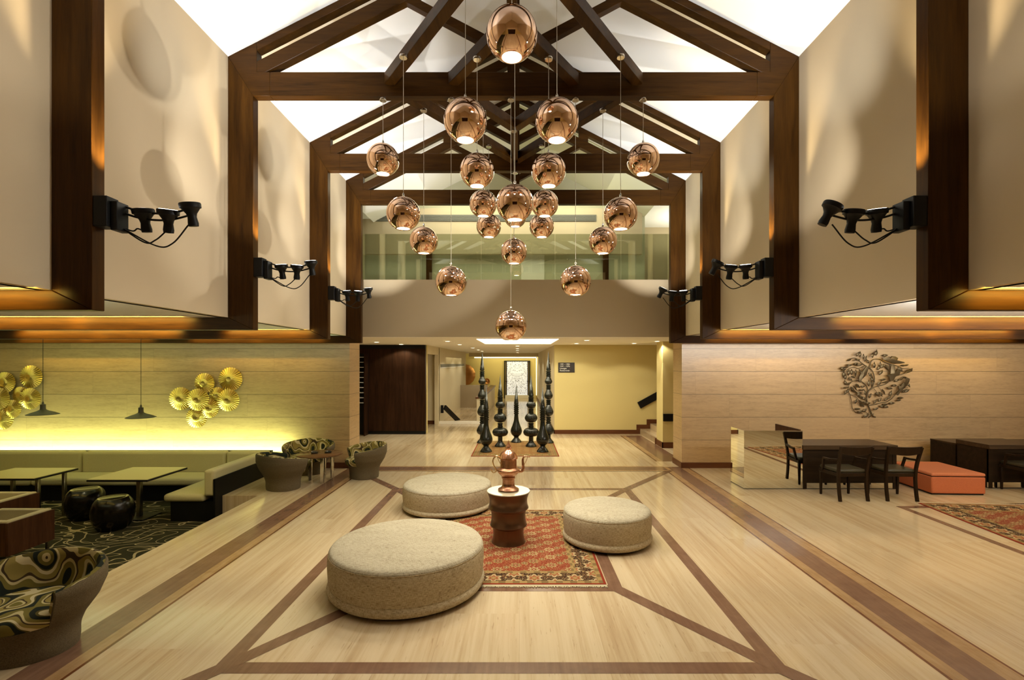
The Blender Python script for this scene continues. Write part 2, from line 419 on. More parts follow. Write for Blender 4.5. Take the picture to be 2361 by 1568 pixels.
def rug_mat(name, hx, hy, field=(0.235, 0.040, 0.018), ground=(0.045, 0.020, 0.010), gold=(0.33, 0.22, 0.085), cream=(0.46, 0.35, 0.19), bw=0.30, S=1.0):
    m = M(name, rough=0.95, spec=0.1); x, y, z = m.xyz()
    e = (hx - x.abs()).min(hy - y.abs())             # distance from the rug's edge
    def rosette(ax, ay, sx, sy, R, pet):
        u = ax / sx; r0 = u.floor(); v = ay / sy + (r0 * 0.5)
        a = (u.fract() - 0.5) * sx; b = (v.fract() - 0.5) * sy
        r = (a*a + b*b).sqrt(); th = a.atan2(b)
        return r / ((th * pet).cos() * 0.22 + 1.0) * (1.0 / R), m.white(m.comb(r0, v.floor(), 3.0))
    # small scatter of leaves and buds
    vv, vc = m.voro(m.comb(x*1.0, y*1.25, 0.0), 34.0/S)
    v2, _ = m.voro(m.comb(x*1.2 + 3.0, y, 0.0), 20.0/S)
    wv = m.noise(m.comb(x*6.0/S, y*6.0/S, 0.0), 1.0, 1)
    vine = ((wv*9.0).fract() - 0.5).abs().lt(0.055)
    r1, id1 = rosette(x, y, 0.30*S, 0.34*S, 0.085*S, 8.0)
    r2, id2 = rosette(x + 0.15*S, y + 0.085*S, 0.30*S, 0.34*S, 0.055*S, 6.0)
    c = m.mix(vine * 0.8, field, gold)
    c = m.mix(vv.lt(0.30) * 0.75, c, m.mix(id1, cream, (0.42, 0.17, 0.06)))
    c = m.mix(v2.lt(0.16), c, (0.10, 0.06, 0.025))
    c = m.mix(r1.lt(1.0), c, m.mix(id1, cream, gold)); c = m.mix(r1.lt(0.72), c, m.mix(id1, gold, (0.20, 0.12, 0.05))); c = m.mix(r1.lt(0.42), c, field); c = m.mix(r1.lt(0.2), c, cream)
    c = m.mix(r2.lt(1.0), c, gold); c = m.mix(r2.lt(0.6), c, (0.12, 0.05, 0.025)); c = m.mix(r2.lt(0.3), c, cream)
    # main border
    r3, id3 = rosette(x + 0.02, y + 0.05, bw*0.66, bw*0.66, bw*0.24, 6.0)
    b = m.mix(vine, ground, gold); b = m.mix(vv.lt(0.32)*0.85, b, m.mix(id3, cream, (0.34, 0.13, 0.05)))
    b = m.mix(r3.lt(1.0), b, cream); b = m.mix(r3.lt(0.68), b, (0.30, 0.10, 0.04)); b = m.mix(r3.lt(0.34), b, gold)
    # guard stripes
    st = ((x*46.0).sin() * (y*46.0).sin()).gt(0.05)
    g = m.mix(st, gold, (0.20, 0.13, 0.05))
    c = m.mix(e.lt(bw), c, g)
    c = m.mix(e.lt(bw - 0.05), c, b)
    c = m.mix(e.lt(0.075), c, g)
    c = m.mix(e.lt(0.025), c, (0.24, 0.028, 0.012))
    fl = m.noise(m.vec, 160.0, 2)
    m.col(m.mix(fl * 0.35, c, (0.05, 0.03, 0.015))); m.bump(fl, 0.4, 0.003)
    return m.mat

def glass_mat():
    m = M('pale_green_glass'); nt = m.nt; nt.nodes.remove(m.b)
    t = nt.nodes.new('ShaderNodeBsdfTransparent'); t.inputs[0].default_value = (0.82, 0.85, 0.76, 1)
    g = nt.nodes.new('ShaderNodeBsdfGlossy'); g.inputs[0].default_value = (0.85, 0.92, 0.85, 1); g.inputs['Roughness'].default_value = 0.02
    mx = nt.nodes.new('ShaderNodeMixShader'); mx.inputs[0].default_value = 0.20
    nt.links.new(t.outputs[0], mx.inputs[1]); nt.links.new(g.outputs[0], mx.inputs[2])
    nt.links.new(mx.outputs[0], nt.nodes['Material Output'].inputs[0]); return m.mat
GLASS = glass_mat()
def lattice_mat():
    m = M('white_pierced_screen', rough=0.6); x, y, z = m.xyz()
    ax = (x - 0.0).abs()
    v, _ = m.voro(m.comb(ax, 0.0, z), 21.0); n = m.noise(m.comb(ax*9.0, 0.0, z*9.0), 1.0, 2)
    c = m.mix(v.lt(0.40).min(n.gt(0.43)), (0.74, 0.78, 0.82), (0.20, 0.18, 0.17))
    m.col(c); m.nt.links.new(c, m.b.inputs['Emission Color']); m.b.inputs['Emission Strength'].default_value = 0.55  # emission stands in for daylight behind the screen
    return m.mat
LATTICE = lattice_mat()
GRILLE = M('grey_vent_grille', (0.13, 0.125, 0.10), 0.5).mat
WHITE = M('white_plastic', (0.8, 0.78, 0.72), 0.5).mat
# ------------------------------------------------------------------ the room shell
WX = HW + 0.29                                     # nave wall face, from the axis
XL, XR = XC - WX, XC + WX
AX0, AX1 = -11.0, 11.0
YB = -3.6                                          # wall behind the camera
MW = 9.85                                          # face of the travertine walls
HC = 2.62                                          # aisle and hall ceiling
SINK = -0.36                                       # floor of the lounge
ML, MR = -3.38, 3.24                               # inner ends of the travertine walls
EV = 5.62; SL = 0.51                               # eaves height and roof slope
def roof(x): return EV + SL * (WX - abs(x))
# floors
fl = MB()
fl.slab([(-4.12, YB), (AX1, YB), (AX1, MW), (-4.68, MW), (-4.68, 7.8), (-4.12, 7.8)], SINK, 0)
fl.slab([(ML - 1.6, MW), (6.2, MW), (6.2, 30), (ML - 1.6, 30)], -0.36, 0)
o = fl.build('floor', FLOOR); o['kind'] = 'structure'
o = MB().box(AX0, -4.12, YB, MW, SINK - 0.05, SINK).build('floor_lounge_carpet', CARPET); o['kind'] = 'structure'
# flush stone inlays: all in one thin layer
def strip(p, q, wd, z=0.0012):
    p = Vector((*p, 0)); q = Vector((*q, 0)); d = (q - p).normalized(); s = Vector((-d.y, d.x, 0)) * wd / 2
    return [tuple((p + s).xy), tuple((p - s).xy), tuple((q - s).xy), tuple((q + s).xy)]
def flat(mb, poly, z): mb.add([(x, y, z) for x, y in poly], [list(range(len(poly)))])
br, tn, rd = MB(), MB(), MB()
cx, cy = -0.13, 5.80
ox, oy, ix, iy = 1.91, 2.40, 1.03, 1.20
def rect(mb, hx, hy, wd, z):
    for s in (-1, 1):
        flat(mb, [(cx + s*hx - wd/2, cy - hy - wd/2), (cx + s*hx + wd/2, cy - hy - wd/2), (cx + s*hx + wd/2, cy + hy + wd/2), (cx + s*hx - wd/2, cy + hy + wd/2)], z)
        flat(mb, [(cx - hx + wd/2, cy + s*hy - wd/2), (cx + hx - wd/2, cy + s*hy - wd/2), (cx + hx - wd/2, cy + s*hy + wd/2), (cx - hx + wd/2, cy + s*hy + wd/2)], z)
rect(br, ox, oy, 0.125, 0.0012); rect(br, ix, iy, 0.125, 0.0012)
for sx in (-1, 1):
    flat(br, strip((cx + sx*ix, cy + iy), (cx + sx*ox, cy + oy), 0.125), 0.0022)
    flat(br, strip((cx + sx*ox, cy + oy), (cx + sx*3.06, 9.62), 0.125), 0.0032)
    flat(br, strip((cx + sx*ix, cy - iy), (cx + sx*ox, cy - oy), 0.125), 0.0022)
    flat(br, strip((cx + sx*ox, cy - oy), (cx + sx*3.0, 2.10), 0.125), 0.0032)
    # long bands down both sides of the nave
    a = XC - 0.02
    y0, y1 = YB, 9.95
    lo = lambda u0, u1: sorted((a + sx*u0, a + sx*u1))
    for (u0, u1, mb, z) in ((2.93, 2.955, rd, 0.0012), (2.955, 3.06, tn, 0.0012), (3.06, 3.31, br, 0.0012)):
        xx = lo(u0, u1); flat(mb, [(xx[0], y0), (xx[1], y0), (xx[1], y1), (xx[0], y1)], z)
for (u0, u1, mb) in ((3.31, 3.45, tn), (3.45, 3.47, rd)):
    flat(mb, [(a + u0, YB), (a + u1, YB), (a + u1, MW), (a + u0, MW)], 0.0012)
flat(br, [(-3.0, 9.63), (2.9, 9.63), (2.9, 9.93), (-3.0, 9.93)], 0.0042)
flat(tn, [(-3.0, 9.55), (2.9, 9.55), (2.9, 9.63), (-3.0, 9.63)], 0.0042)
flat(tn, [(-3.0, 9.93), (2.9, 9.93), (2.9, 10.0), (-3.0, 10.0)], 0.0042)
flat(br, [(3.05, 10.5), (3.50, 10.5), (3.50, 14.2), (3.05, 14.2)], 0.0012)
flat(rd, [(2.90, 10.5), (2.93, 10.5), (2.93, 14.2), (2.90, 14.2)], 0.0012)
flat(tn, [(2.93, 10.5), (3.05, 10.5), (3.05, 14.2), (2.93, 14.2)], 0.0012)
# frame round the second rug
flat(br, [(5.50, 4.0), (5.60, 4.0), (5.60, 7.22), (5.50, 7.22)], 0.0012)
flat(br, [(5.60, 7.12), (9.6, 7.42), (9.6, 7.52), (5.50, 7.22)], 0.0022)
for i, (mb, mt) in enumerate(((br, I_BROWN), (tn, I_TAN), (rd, I_RED))):
    o = mb.build('trim_%d' % (i + 1), mt, recalc=False); o['kind'] = 'structure'
# nave walls, roof, aisle ceilings
nv = dict(y0=YB, y1=9.66)
struct('wall_nave_left', P_NAVE, XL - 0.12, XL, nv['y0'], nv['y1'], HC, EV + 0.02)
struct('wall_nave_right', P_NAVE, XR, XR + 0.12, nv['y0'], nv['y1'], HC, EV + 0.02)
for nm, s in (('ceiling_nave_left', -1), ('ceiling_nave_right', 1)):
    r = MB(); x1 = XC + s*(WX + 0.2)
    poly = [(XC, roof(0)), (x1, roof(WX + 0.2)), (x1, roof(WX + 0.2) + 0.15), (XC, roof(0) + 0.15)]
    r.prism(poly, YB, 9.9 if s > 0 else 12.3)
    o = r.build(nm, P_CEIL); o['kind'] = 'structure'
r = MB(); x1 = XC + 3.15
r.prism([(XC, roof(0)), (x1, roof(3.15)), (x1, roof(3.15) + 0.15), (XC, roof(0) + 0.15)], 9.9, 12.3)
o = r.build('ceiling_gallery', P_MEZZ); o['kind'] = 'structure'
struct('ceiling_aisle_left', P_CEIL, AX0, XL - 0.06, YB, MW, HC, HC + 0.1)
struct('ceiling_aisle_right', P_CEIL, XR + 0.06, AX1, YB, MW, HC, HC + 0.1)
struct('wall_aisle_left', T_WALL, AX0 - 0.2, AX0, YB, MW + 0.5, SINK, HC + 0.1)
struct('wall_aisle_right', T_WALL, AX1, AX1 + 0.2, YB, MW + 0.5, 0, HC + 0.1)
struct('wall_rear_left', P_HALL, AX0, -2.2, YB - 0.2, YB, SINK, HC + 0.1)
struct('wall_rear_right', P_HALL, 2.2, AX1, YB - 0.2, YB, 0, HC + 0.1)
struct('wall_rear_upper', P_NAVE, XL - 0.2, XR + 0.2, YB - 0.2, YB, HC, 7.6)
struct('door_1', W_PANEL, -2.2, 2.2, YB - 0.15, YB - 0.05, 0, HC)
# travertine walls with returns into the hall
struct('wall_left', T_WALL, AX0, ML, MW, MW + 0.62, SINK, HC)
struct('wall_right', T_WALL, MR, AX1, MW, MW + 0.55, 0, HC)
struct('baseboard_left', W_RED, -4.66, ML + 0.004, MW - 0.02, MW, 0, 0.11)
struct('baseboard_right', W_RED, MR - 0.004, AX1, MW - 0.02, MW, 0, 0.11)
struct('baseboard_return_right', W_RED, MR - 0.02, MR, MW - 0.02, MW + 0.55, 0, 0.11)
struct('baseboard_return_left', W_RED, ML, ML + 0.02, MW - 0.02, MW + 0.62, 0, 0.11)
# gallery: parapet, its glass, the wall behind
struct('wall_parapet', P_PARA, -3.6, 3.6, 10.14, 10.3, HC + 0.005, 3.80)
struct('wall_gallery', P_MEZZ, -6.0, 3.1, 12.2, 12.3, HC + 0.4, 7.4)
struct('wall_gallery_side', P_MEZZ, 3.0, 3.1, 12.3, 13.6, HC + 0.4, 6.4)
struct('wall_gallery_bulkhead', P_PARA, -6.0, 3.0, 12.05, 12.2, 4.75, 5.86)
struct('wall_gallery_far', P_PARA, 3.0, 6.4, 13.5, 13.6, HC, 6.0)
struct('wall_gallery_right', P_MEZZ, 6.4, 6.5, 9.66, 13.6, HC, 6.0)
struct('wall_gallery_left', P_MEZZ, -6.1, -6.0, 9.66, 12.3, HC, 6.0)
struct('ceiling_gallery_right', P_CEIL, 3.1, 6.4, 9.66, 13.6, 5.79, 5.9)
struct('ceiling_gallery_left', P_CEIL, -6.0, XL - 0.05, 9.66, 12.3, 5.60, 5.7)
struct('floor_gallery', P_SOFF, -6.0, 6.4, 10.3, 13.6, HC + 0.1, HC + 0.4)
# hall under the gallery
struct('ceiling_hall', P_SOFF, -6.0, 6.4, 10.141, 29.2, HC, HC + 0.1)
struct('wall_hall_panelled', P_HALL, -6.0, -2.74, 14.62, 14.80, 0, HC)
struct('wall_hall_left', P_HALL, -6.1, -6.0, MW + 0.63, 17.2, 0, HC)
struct('wall_hall_recess', P_HALL, -4.9, -4.8, 25.4, 29.0, -0.3, HC)
struct('wall_hall_recess_front', P_HALL, -4.9, -2.86, 25.3, 25.4, -0.3, HC)
struct('wall_hall_left_far', P_CREAM, -2.86, -2.74, 16.7, 25.4, -0.3, HC)
struct('wall_niche', P_CREAM, -6.0, -2.74, 16.9, 17.0, 0, HC)
struct('wall_niche_head', P_CREAM, -2.86, -2.74, 14.8, 16.7, 2.36, HC)
struct('wall_hall_right', P_HALL, 1.04, 6.2, 14.55, 14.70, 0, HC)
struct('wall_corridor_right', P_CREAM, 1.04, 1.16, 14.7, 29.0, 0, HC)
struct('wall_hall_end', P_HALL, -4.9, 1.4, 29.0, 29.2, -0.3, HC)
struct('wall_hall_bulkhead', P_CREAM, -2.74, 1.04, 27.0, 27.15, 2.42, HC)
struct('wall_hall_stairwell', P_GREY, -2.74, -1.46, 23.0, 23.1, 0, 1.05)
struct('wall_corridor_low', P_CREAM, -1.46, -1.28, 17.0, 26.0, 0, 0.86)
struct('trim_4', W_RED, -1.50, -1.24, 16.96, 26.0, 0.86, 0.91)
struct('wall_stair_curb', P_SOFF, -2.74, -1.28, 16.9, 17.0, 0, 0.09)
struct('baseboard_hall_right', W_RED, 1.02, 3.45, 14.53, 14.55, 0, 0.12)
struct('baseboard_niche', W_RED, -4.0, -2.78, 16.88, 16.90, 0, 0.12)
struct('baseboard_corridor', W_RED, 1.02, 1.04, 14.53, 29.0, 0, 0.12)
struct('wall_stair_pier', P_HALL, 3.53, 4.5, 12.15, 12.69, 0, HC)
struct('baseboard_stair_pier', W_RED, 3.51, 4.5, 12.13, 12.15, 0, 0.14)
struct('baseboard_stair_pier_side', W_RED, 3.51, 3.53, 12.13, 12.75, 0, 0.14)
struct('wall_stair_far', P_HALL, 6.2, 6.3, 10.3, 14.7, 0, HC)
# glowing panel and light lines
struct('trim_5', GLOW_C, -0.94, 0.87, 10.9, 13.7, HC - 0.006, HC - 0.001)
struct('trim_6', GLOW_L, -2.6, 1.0, 28.7, 28.75, 2.36, 2.42)
struct('trim_7', GLOW_L, 0.98, 1.02, 28.7, 28.75, 0.2, 2.36)

# ------------------------------------------------------------------ four timber roof frames
def timber_frame(i):
    y0 = FR[i]; y1 = y0 + FT
    lab = ['timber frame nearest the viewer, its dark posts cut off by the top edge of the photo',
           'timber frame with slotted rafters, second back from the viewer, framing the largest complete gable',
           'timber frame third back from the viewer, behind the largest complete gable',
           'farthest and smallest timber frame, standing against the gallery parapet'][i]
    t = thing('timber_roof_frame', lab, 'roof truss', (XC, y0, 2.477), 0, 'timber frames spanning the nave')
    def part(name, polys, mt, ins=0.0):
        mb = MB()
        for p in polys: mb.prism([(x, z - 2.477) for x, z in p], ins, FT - ins)
        return mb.build(name, mt, t, 30, 0.004, 1)
    LC = 0.40
    for s in (-1, 1):
        mir = (lambda p: [(s*x, z) for x, z in p])
        part('post', [mir([(HW, 2.477), (HW + 0.29, 2.62), (HW + 0.29, EV), (HW, 5.165)])], W_V)
        part('aisle_beam', [mir([(HW, 2.477), (10.9, 2.477), (10.9, 2.617), (HW + 0.29, 2.617)])], W_H)
        part('haunch', [mir([(HW, 5.165), (WX, EV - 0.002), (2.95, roof(2.95) - 0.002), (2.95, 5.44), (2.80, 5.44), (2.80, 5.165)])], W_H)
        part('upper_rafter', [mir([(2.95, roof(2.95) - 0.002), (0, roof(0) - 0.002), (0, roof(0) - 0.10), (2.95, roof(2.95) - 0.10)])], W_H)
        part('lower_rafter', [mir([(2.95, roof(2.95) - 0.225), (0.07, roof(0.07) - 0.225), (0.07, roof(0.07) - LC), (2.855, roof(2.855) - LC), (2.95, 5.438)])], W_H)
        part('rafter_block', [mir([(1.22, roof(1.22) - 0.10), (1.40, roof(1.40) - 0.10), (1.40, roof(1.40) - 0.225), (1.22, roof(1.22) - 0.225)])], W_H, 0.003)
        zt = lambda x: 5.745 + 0.526 * (x - 0.07)
        part('strut', [mir([(0.07, zt(0.07)), (0.07, zt(0.07) - 0.125), (1.36, zt(1.36) - 0.125 + 0.02), (1.26, zt(1.26))])], W_H, 0.006)
    part('tie_beam', [[(-2.80, 5.165), (2.80, 5.165), (2.80, 5.44), (-2.80, 5.44)]], W_H)
    part('king_post', [[(-0.07, 5.44), (0.07, 5.44), (0.07, roof(0.07) - 0.10), (-0.07, roof(0.07) - 0.10)]], W_V)
    return t
for i in range(4): timber_frame(i)

# ------------------------------------------------------------------ level lattice beams that carry the lamps
LZ0, LZ1 = 5.28, 5.41
def lattice(name, lab, apex, mid, base, flip):
    t = thing(name, lab, 'beam', (XC, apex, LZ0), 0, 'lattice beams between the timber frames')
    zc = (LZ1 - LZ0) / 2; h = LZ1 - LZ0
    sg = 1 if base > apex else -1
    for s in (-1, 1):
        MB().beam((s*0.02, sg*0.03, zc), (s*1.43, base - apex, zc), 0.112, h).build('diagonal_beam', W_Y, t, 30, 0.004, 1)
        MB().beam((s*0.02, mid - apex + sg*0.03, zc), (s*0.70, base - apex, zc), 0.112, h).build('diagonal_beam', W_Y, t, 30, 0.004, 1)
    MB().beam((0, sg*0.01, zc), (0, mid - apex, zc), 0.092, h).build('spine_beam', W_Y, t, 30, 0.004, 1)
lattice('lattice_beam', 'nearer pair of level diagonal beams, spreading back from above the topmost copper lamp', FR[0] + FT, 4.66, FR[1] - 0.004, 0)
lattice('lattice_beam', 'farther pair of level diagonal beams, meeting in a V behind the second timber frame', FR[2], 6.79, FR[1] + FT + 0.004, 1)
# ------------------------------------------------------------------ copper globe pendants
R0 = 0.180
def make_pendant(name, label, X, Y, Zc, dia, Zm, power):
    t = thing(name, label, 'pendant lamp', (X, Y, Zm), 0, 'copper globe pendants')
    s = dia / 2
    th0, th1 = 0.05, PI - math.asin(0.42)
    prof = []
    for k in range(41):
        a = th0 + (th1 - th0) * k / 40
        prof.append((s*math.sin(a), s*math.cos(a)))
    lip = prof[-1]
    prof.append((lip[0] - 0.006, lip[1] + 0.001)); prof.append((lip[0] - 0.008, lip[1] + 0.012))
    dz = Zc - Zm
    MB().lathe(prof[::-1], 64, (0, 0, dz), caps=False).build('globe_shade', COPPER, t, 50, recalc=True)
    gl = MB().lathe([(0.0001, lip[1] + 0.004), (lip[0]*0.6, lip[1] + 0.005), (lip[0] - 0.007, lip[1] + 0.010)], 40, (0, 0, dz), caps=False).build('diffuser', GLOW, t, 40)
    MB().lathe([(0.012, s*0.99), (0.012, s*1.0 + 0.03), (0.005, s*1.0 + 0.045)], 16, (0, 0, dz)).build('cap', CHROME, t, 40)
    MB().tube([(0, 0, dz + s + 0.03), (0, 0, -0.02)], 0.0028, 8).build('cable', CABLE, t, 40)
    MB().lathe([(0.038, -0.028), (0.042, -0.022), (0.042, -0.002), (0.036, 0.0)], 24).build('canopy', CHROME, t, 40)
    l = area((X, Y, Zc + lip[1] - 0.006), (X, Y, 0), lip[0]*1.6, 0, power, (1.0, 0.91, 0.72), 150, True)
    return t
ZB = LZ0; ZT = 5.165
PEND = [ # column, centre row, depth, lamp width in the photo, mount height, label
 (1180, 82, 3.60, 118, ZT, 'topmost and largest-looking copper globe, alone under the front tie beam'),
 (1073, 281, 4.13, 100, ZB, 'large copper globe left of centre in the upper row of two'),
 (1284, 281, 4.13, 100, ZB, 'large copper globe right of centre in the upper row of two'),
 (883, 370, 5.74, 76, ZT, 'copper globe at the far upper left, outermost on its side'),
 (1483, 370, 5.74, 76, ZT, 'copper globe at the far upper right, outermost on its side'),
 (930, 495, 5.12, 79, ZB, 'copper globe on a long cable, left side, overlapping the top of a smaller globe'),
 (1431, 496, 5.12, 79, ZB, 'copper globe on a long cable, right side, overlapping the top of a smaller globe'),
 (1100, 396, 5.157, 79, ZB, 'copper globe left of the axis, just under the big upper left globe'),
 (1265, 396, 5.157, 79, ZB, 'copper globe right of the axis, just under the big upper right globe'),
 (1114, 472, 6.25, 61, ZB, 'small copper globe tucked behind the left edge of the central globe'),
 (1256, 472, 6.25, 61, ZB, 'small copper globe tucked behind the right edge of the central globe'),
 (1127, 523, 7.25, 57, ZB, 'smallest copper globe low on the left of the central cluster'),
 (1249, 523, 7.25, 57, ZB, 'smallest copper globe low on the right of the central cluster'),
 (1187, 471, 4.64, 86, ZB, 'central copper globe at the heart of the cluster, in front of the others'),
 (1188, 501, 7.96, 51, ZT, 'copper globe almost hidden behind the central globe, only its lit bottom showing'),
 (1185, 582, 6.76, 61, ZB, 'small copper globe on the axis, directly below the central cluster'),
 (977, 557, 6.21, 66, ZB, 'small copper globe on the left, partly behind a bigger globe above it'),
 (1390, 557, 6.21, 66, ZB, 'small copper globe on the right, partly behind a bigger globe above it'),
 (1040, 651, 5.74, 72, ZT, 'copper globe hanging low on the left, against the beige parapet'),
 (1327, 650, 5.74, 72, ZT, 'copper globe hanging low on the right, against the beige parapet'),
 (1178, 753, 5.74, 72, ZT, 'lowest copper globe, hanging on the axis above the copper urn'),
]
for (px, py, d, wpx, zm, lab) in PEND:
    tx = (px - VX) / F; ty = (py - VY) / F
    dia = wpx * d / F / math.sqrt(1 + tx*tx) 
    dia = min(max(dia, 0.345), 0.372)
    make_pendant('copper_globe_pendant', lab, X_at(px, d), d, Z_at(py, d) + 0.008, dia, zm, 7.5)

# ------------------------------------------------------------------ black three-lamp spot brackets on the posts
def spot_bracket(i, s, lab):
    y = FR[i] + FT * 0.5; z = 3.20 if i else 3.21
    z = [3.19, 3.20, 3.215, 3.21][i]
    t = thing('spotlight_bracket', lab, 'spotlight', (XC + s*HW, y, z), 0, 'black spotlight brackets')
    q = -s                                   # towards the nave
    MB().box(*sorted((0, q*0.10)), -0.05, 0.06, -0.11, 0.11).build('gear_box', BLACKM, t, 30, 0.006, 2)
    MB().box(*sorted((q*0.10, q*0.15)), -0.02, 0.09, -0.13, 0.08).build('bracket_plate', BLACKM, t, 30, 0.004, 1)
    pts = [(0.08, 0.05, 0.085), (0.24, 0.09, 0.035), (0.42, 0.12, 0.03), (0.60, 0.13, 0.075)]
    P = lambda p: (q*p[0], p[1], p[2])
    MB().tube(spline([P(p) for p in pts], 6), 0.008, 8).build('arm_rod', BLACKM, t, 40)
    MB().tube(spline([P((p[0], p[1], p[2] - 0.05)) for p in pts], 6), 0.008, 8).build('arm_rod', BLACKM, t, 40)
    tilt = [0.06, -0.10, 0.08] if s < 0 else [-0.10, 0.10, 0.45]
    for k, (ax, az, up) in enumerate(((0.25, 0.0, 0.06), (0.43, -0.005, 0.06), (0.60, 0.045, 0.06))):
        prof = [(0.001, -0.115), (0.033, -0.112), (0.036, -0.09), (0.030, -0.045), (0.036, -0.02), (0.062, 0.018), (0.072, 0.022), (0.074, 0.05), (0.070, 0.058), (0.001, 0.058)]
        c = MB().lathe(prof, 28, caps=False).build('lamp_can', BLACKM, t, 35)
        c.location = (q*ax, 0.11, az); c.rotation_euler = (0.18, q*tilt[k]*-1.0, 0)
        ln = MB().lathe([(0.0001, 0.0595), (0.060, 0.0595)], 24, caps=False).build('lens', GLOW_S, c, 40)
        e = P((ax - 0.015, 0.11, az - 0.10)); st = P((0.12, 0.04, -0.09))
        drop = [-0.01, -0.09, -0.13][k]
        mid = ((e[0] + st[0])/2, 0.09, min(e[2], st[2]) + drop); mid2 = (e[0]*0.75 + st[0]*0.25, 0.1, mid[2] + 0.02)
        MB().tube(spline([st, mid, mid2, e], 8), 0.0055, 8).build('power_lead', BLACKM, t, 40)
    bx, by, bz = XC + s*(HW - 0.43), y + 0.15, z + 0.13
    pw = 1.0 if i < 3 else 0.12
    spot((bx, by, bz), (bx + s*0.22, by + 1.75, bz + 1.0), 170, 56, 0.5, SPOTW, 0.02)
    spot((XC + s*(HW - 0.12), y + 0.02, bz), (XC + s*(HW - 0.03), y + 0.0, bz + 1.8), 230, 56, 0.6, (1.0, 0.80, 0.50), 0.02)
    spot((XC + s*(HW - 0.40), by, bz), (XC + s*2.5, by + 1.6, 5.95), 340, 60, 0.7, (0.93, 0.97, 1.0), 0.02)
    if s > 0: spot((XC + s*(HW - 0.60), by, bz + 0.05), (XC - 3.25, by + 1.0, 5.0), 330, 62, 0.3, SPOTW, 0.02)
ORD = ['nearest and largest', 'middle', 'farthest and smallest']
for i in range(3):
    for s, side in ((-1, 'left'), (1, 'right')):
        spot_bracket(i, s, 'black three-lamp spotlight bracket, %s one on the %s posts' % (ORD[i], side))
# frame behind the viewer: only its lamps matter in view
for s in (-1, 1):
    spot((XC + s*(HW - 0.43), 1.55, 3.33), (XC + s*(HW - 0.30), 2.55, 4.33), 75, 70, 0.5, SPOTW, 0.02)
    spot((XC + s*(HW - 0.40), 1.55, 3.33), (XC + s*1.9, 3.0, 6.1), 200, 74, 0.7, (0.93, 0.97, 1.0), 0.02)

# ------------------------------------------------------------------ rugs
def rug(name, label, x0, x1, y0, y1, mt, rz=0.0, fringe=True, nz=0.008):
    cxx, cyy = (x0 + x1)/2, (y0 + y1)/2; hx, hy = (x1 - x0)/2, (y1 - y0)/2
    t = thing(name, label, 'rug', (cxx, cyy, 0.0015), rz)
    n = 24
    MB().box(-hx, hx, -hy, hy, 0, nz).build('pile', mt, t, 30, 0.005, 2)
    if fringe:
        for s in (-1, 1):
            f = MB(); random.seed(int(hx*1000))
            k = int(2*hx / 0.013)
            for j in range(k):
                x = -hx + 2*hx*(j + 0.5)/k
                a = random.uniform(-0.006, 0.006); L = 0.052 + random.uniform(-0.006, 0.006)
                f.beam((x, s*(hy + 0.028), 0.005), (x + a, s*(hy + L), 0.003), 0.0085, 0.005)
            f.build('fringe', CREAMU, t)['kind'] = 'stuff'
            box('end_band', CREAMU, -hx, hx, *sorted((s*hy, s*(hy + 0.032))), 0, nz - 0.002, t)
    return t
rug('persian_rug', 'red persian rug with dark floral border under the copper urn stand', -1.085, 0.825, 4.66, 7.02, rug_mat('red_persian_pile', 0.955, 1.18, S=0.62))
rug('persian_rug', 'red and black persian rug at the right edge, beyond the coral ottoman', 5.80, 8.30, 4.0, 7.27,
    rug_mat('second_persian_pile', 1.25, 1.635, (0.22, 0.045, 0.022), (0.03, 0.017, 0.010), bw=0.36, S=0.62), math.radians(-5))
rug('persian_rug', 'small brown and gold rug beneath the group of black spires', -1.08, 0.90, 11.05, 13.2,
    rug_mat('gold_persian_pile', 0.99, 1.075, (0.24, 0.10, 0.03), (0.16, 0.11, 0.045), (0.30, 0.20, 0.07), (0.38, 0.28, 0.12), 0.24, 0.6), 0, False)

# ------------------------------------------------------------------ three round tweed ottomans
def ottoman(label, x, y, r, h):
    t = thing('round_ottoman', label, 'ottoman', (x, y, 0.0098), 0, 'oatmeal tweed ottomans')
    zb = h * 0.25
    MB().lathe([(0.001, 0.0), (r - 0.05, 0.0), (r - 0.05, 0.03)], 64).build('plinth', DARKPL, t, 40)
    band = smooth_prof([(r - 0.05, 0.018), (r - 0.014, 0.022), (r + 0.008, zb*0.45), (r + 0.008, zb*0.75), (r - 0.008, zb)], 4)
    MB().lathe(band, 96, caps=False).build('base_band', TWEED, t, 50)
    side = smooth_prof([(r - 0.010, zb), (r - 0.004, zb + 0.02), (r + 0.004, h*0.6), (r + 0.002, h*0.78), (r - 0.006, h*0.862)], 4)
    MB().lathe(side, 96, caps=False).build('side_cover', TWEED, t, 50)
    top = smooth_prof([(r - 0.006, h*0.86), (r - 0.010, h*0.90), (r - 0.04, h*0.955), (r*0.78, h*0.995), (r*0.4, h*1.02), (0.0005, h*1.025)], 5)
    MB().lathe(top, 96, caps=False).build('top_cover', TWEED_T, t, 50)
    ring = [((r - 0.006)*math.cos(2*PI*k/96), (r - 0.006)*math.sin(2*PI*k/96), h*0.862) for k in range(96)]
    MB().tube(ring, 0.004, 6, True).build('piping', TWEED, t, 60)
    ring = [((r - 0.007)*math.cos(2*PI*k/96), (r - 0.007)*math.sin(2*PI*k/96), zb) for k in range(96)]
    MB().tube(ring, 0.003, 6, True).build('seam', TWEED, t, 60)
ottoman('largest round oatmeal tweed ottoman, in the left foreground', -1.05, 4.67, 0.71, 0.425)
ottoman('round oatmeal tweed ottoman behind the largest one, left of the copper urn', -1.04, 7.18, 0.635, 0.375)
ottoman('smallest round oatmeal tweed ottoman, right of the copper urn', 1.04, 5.86, 0.512, 0.395)

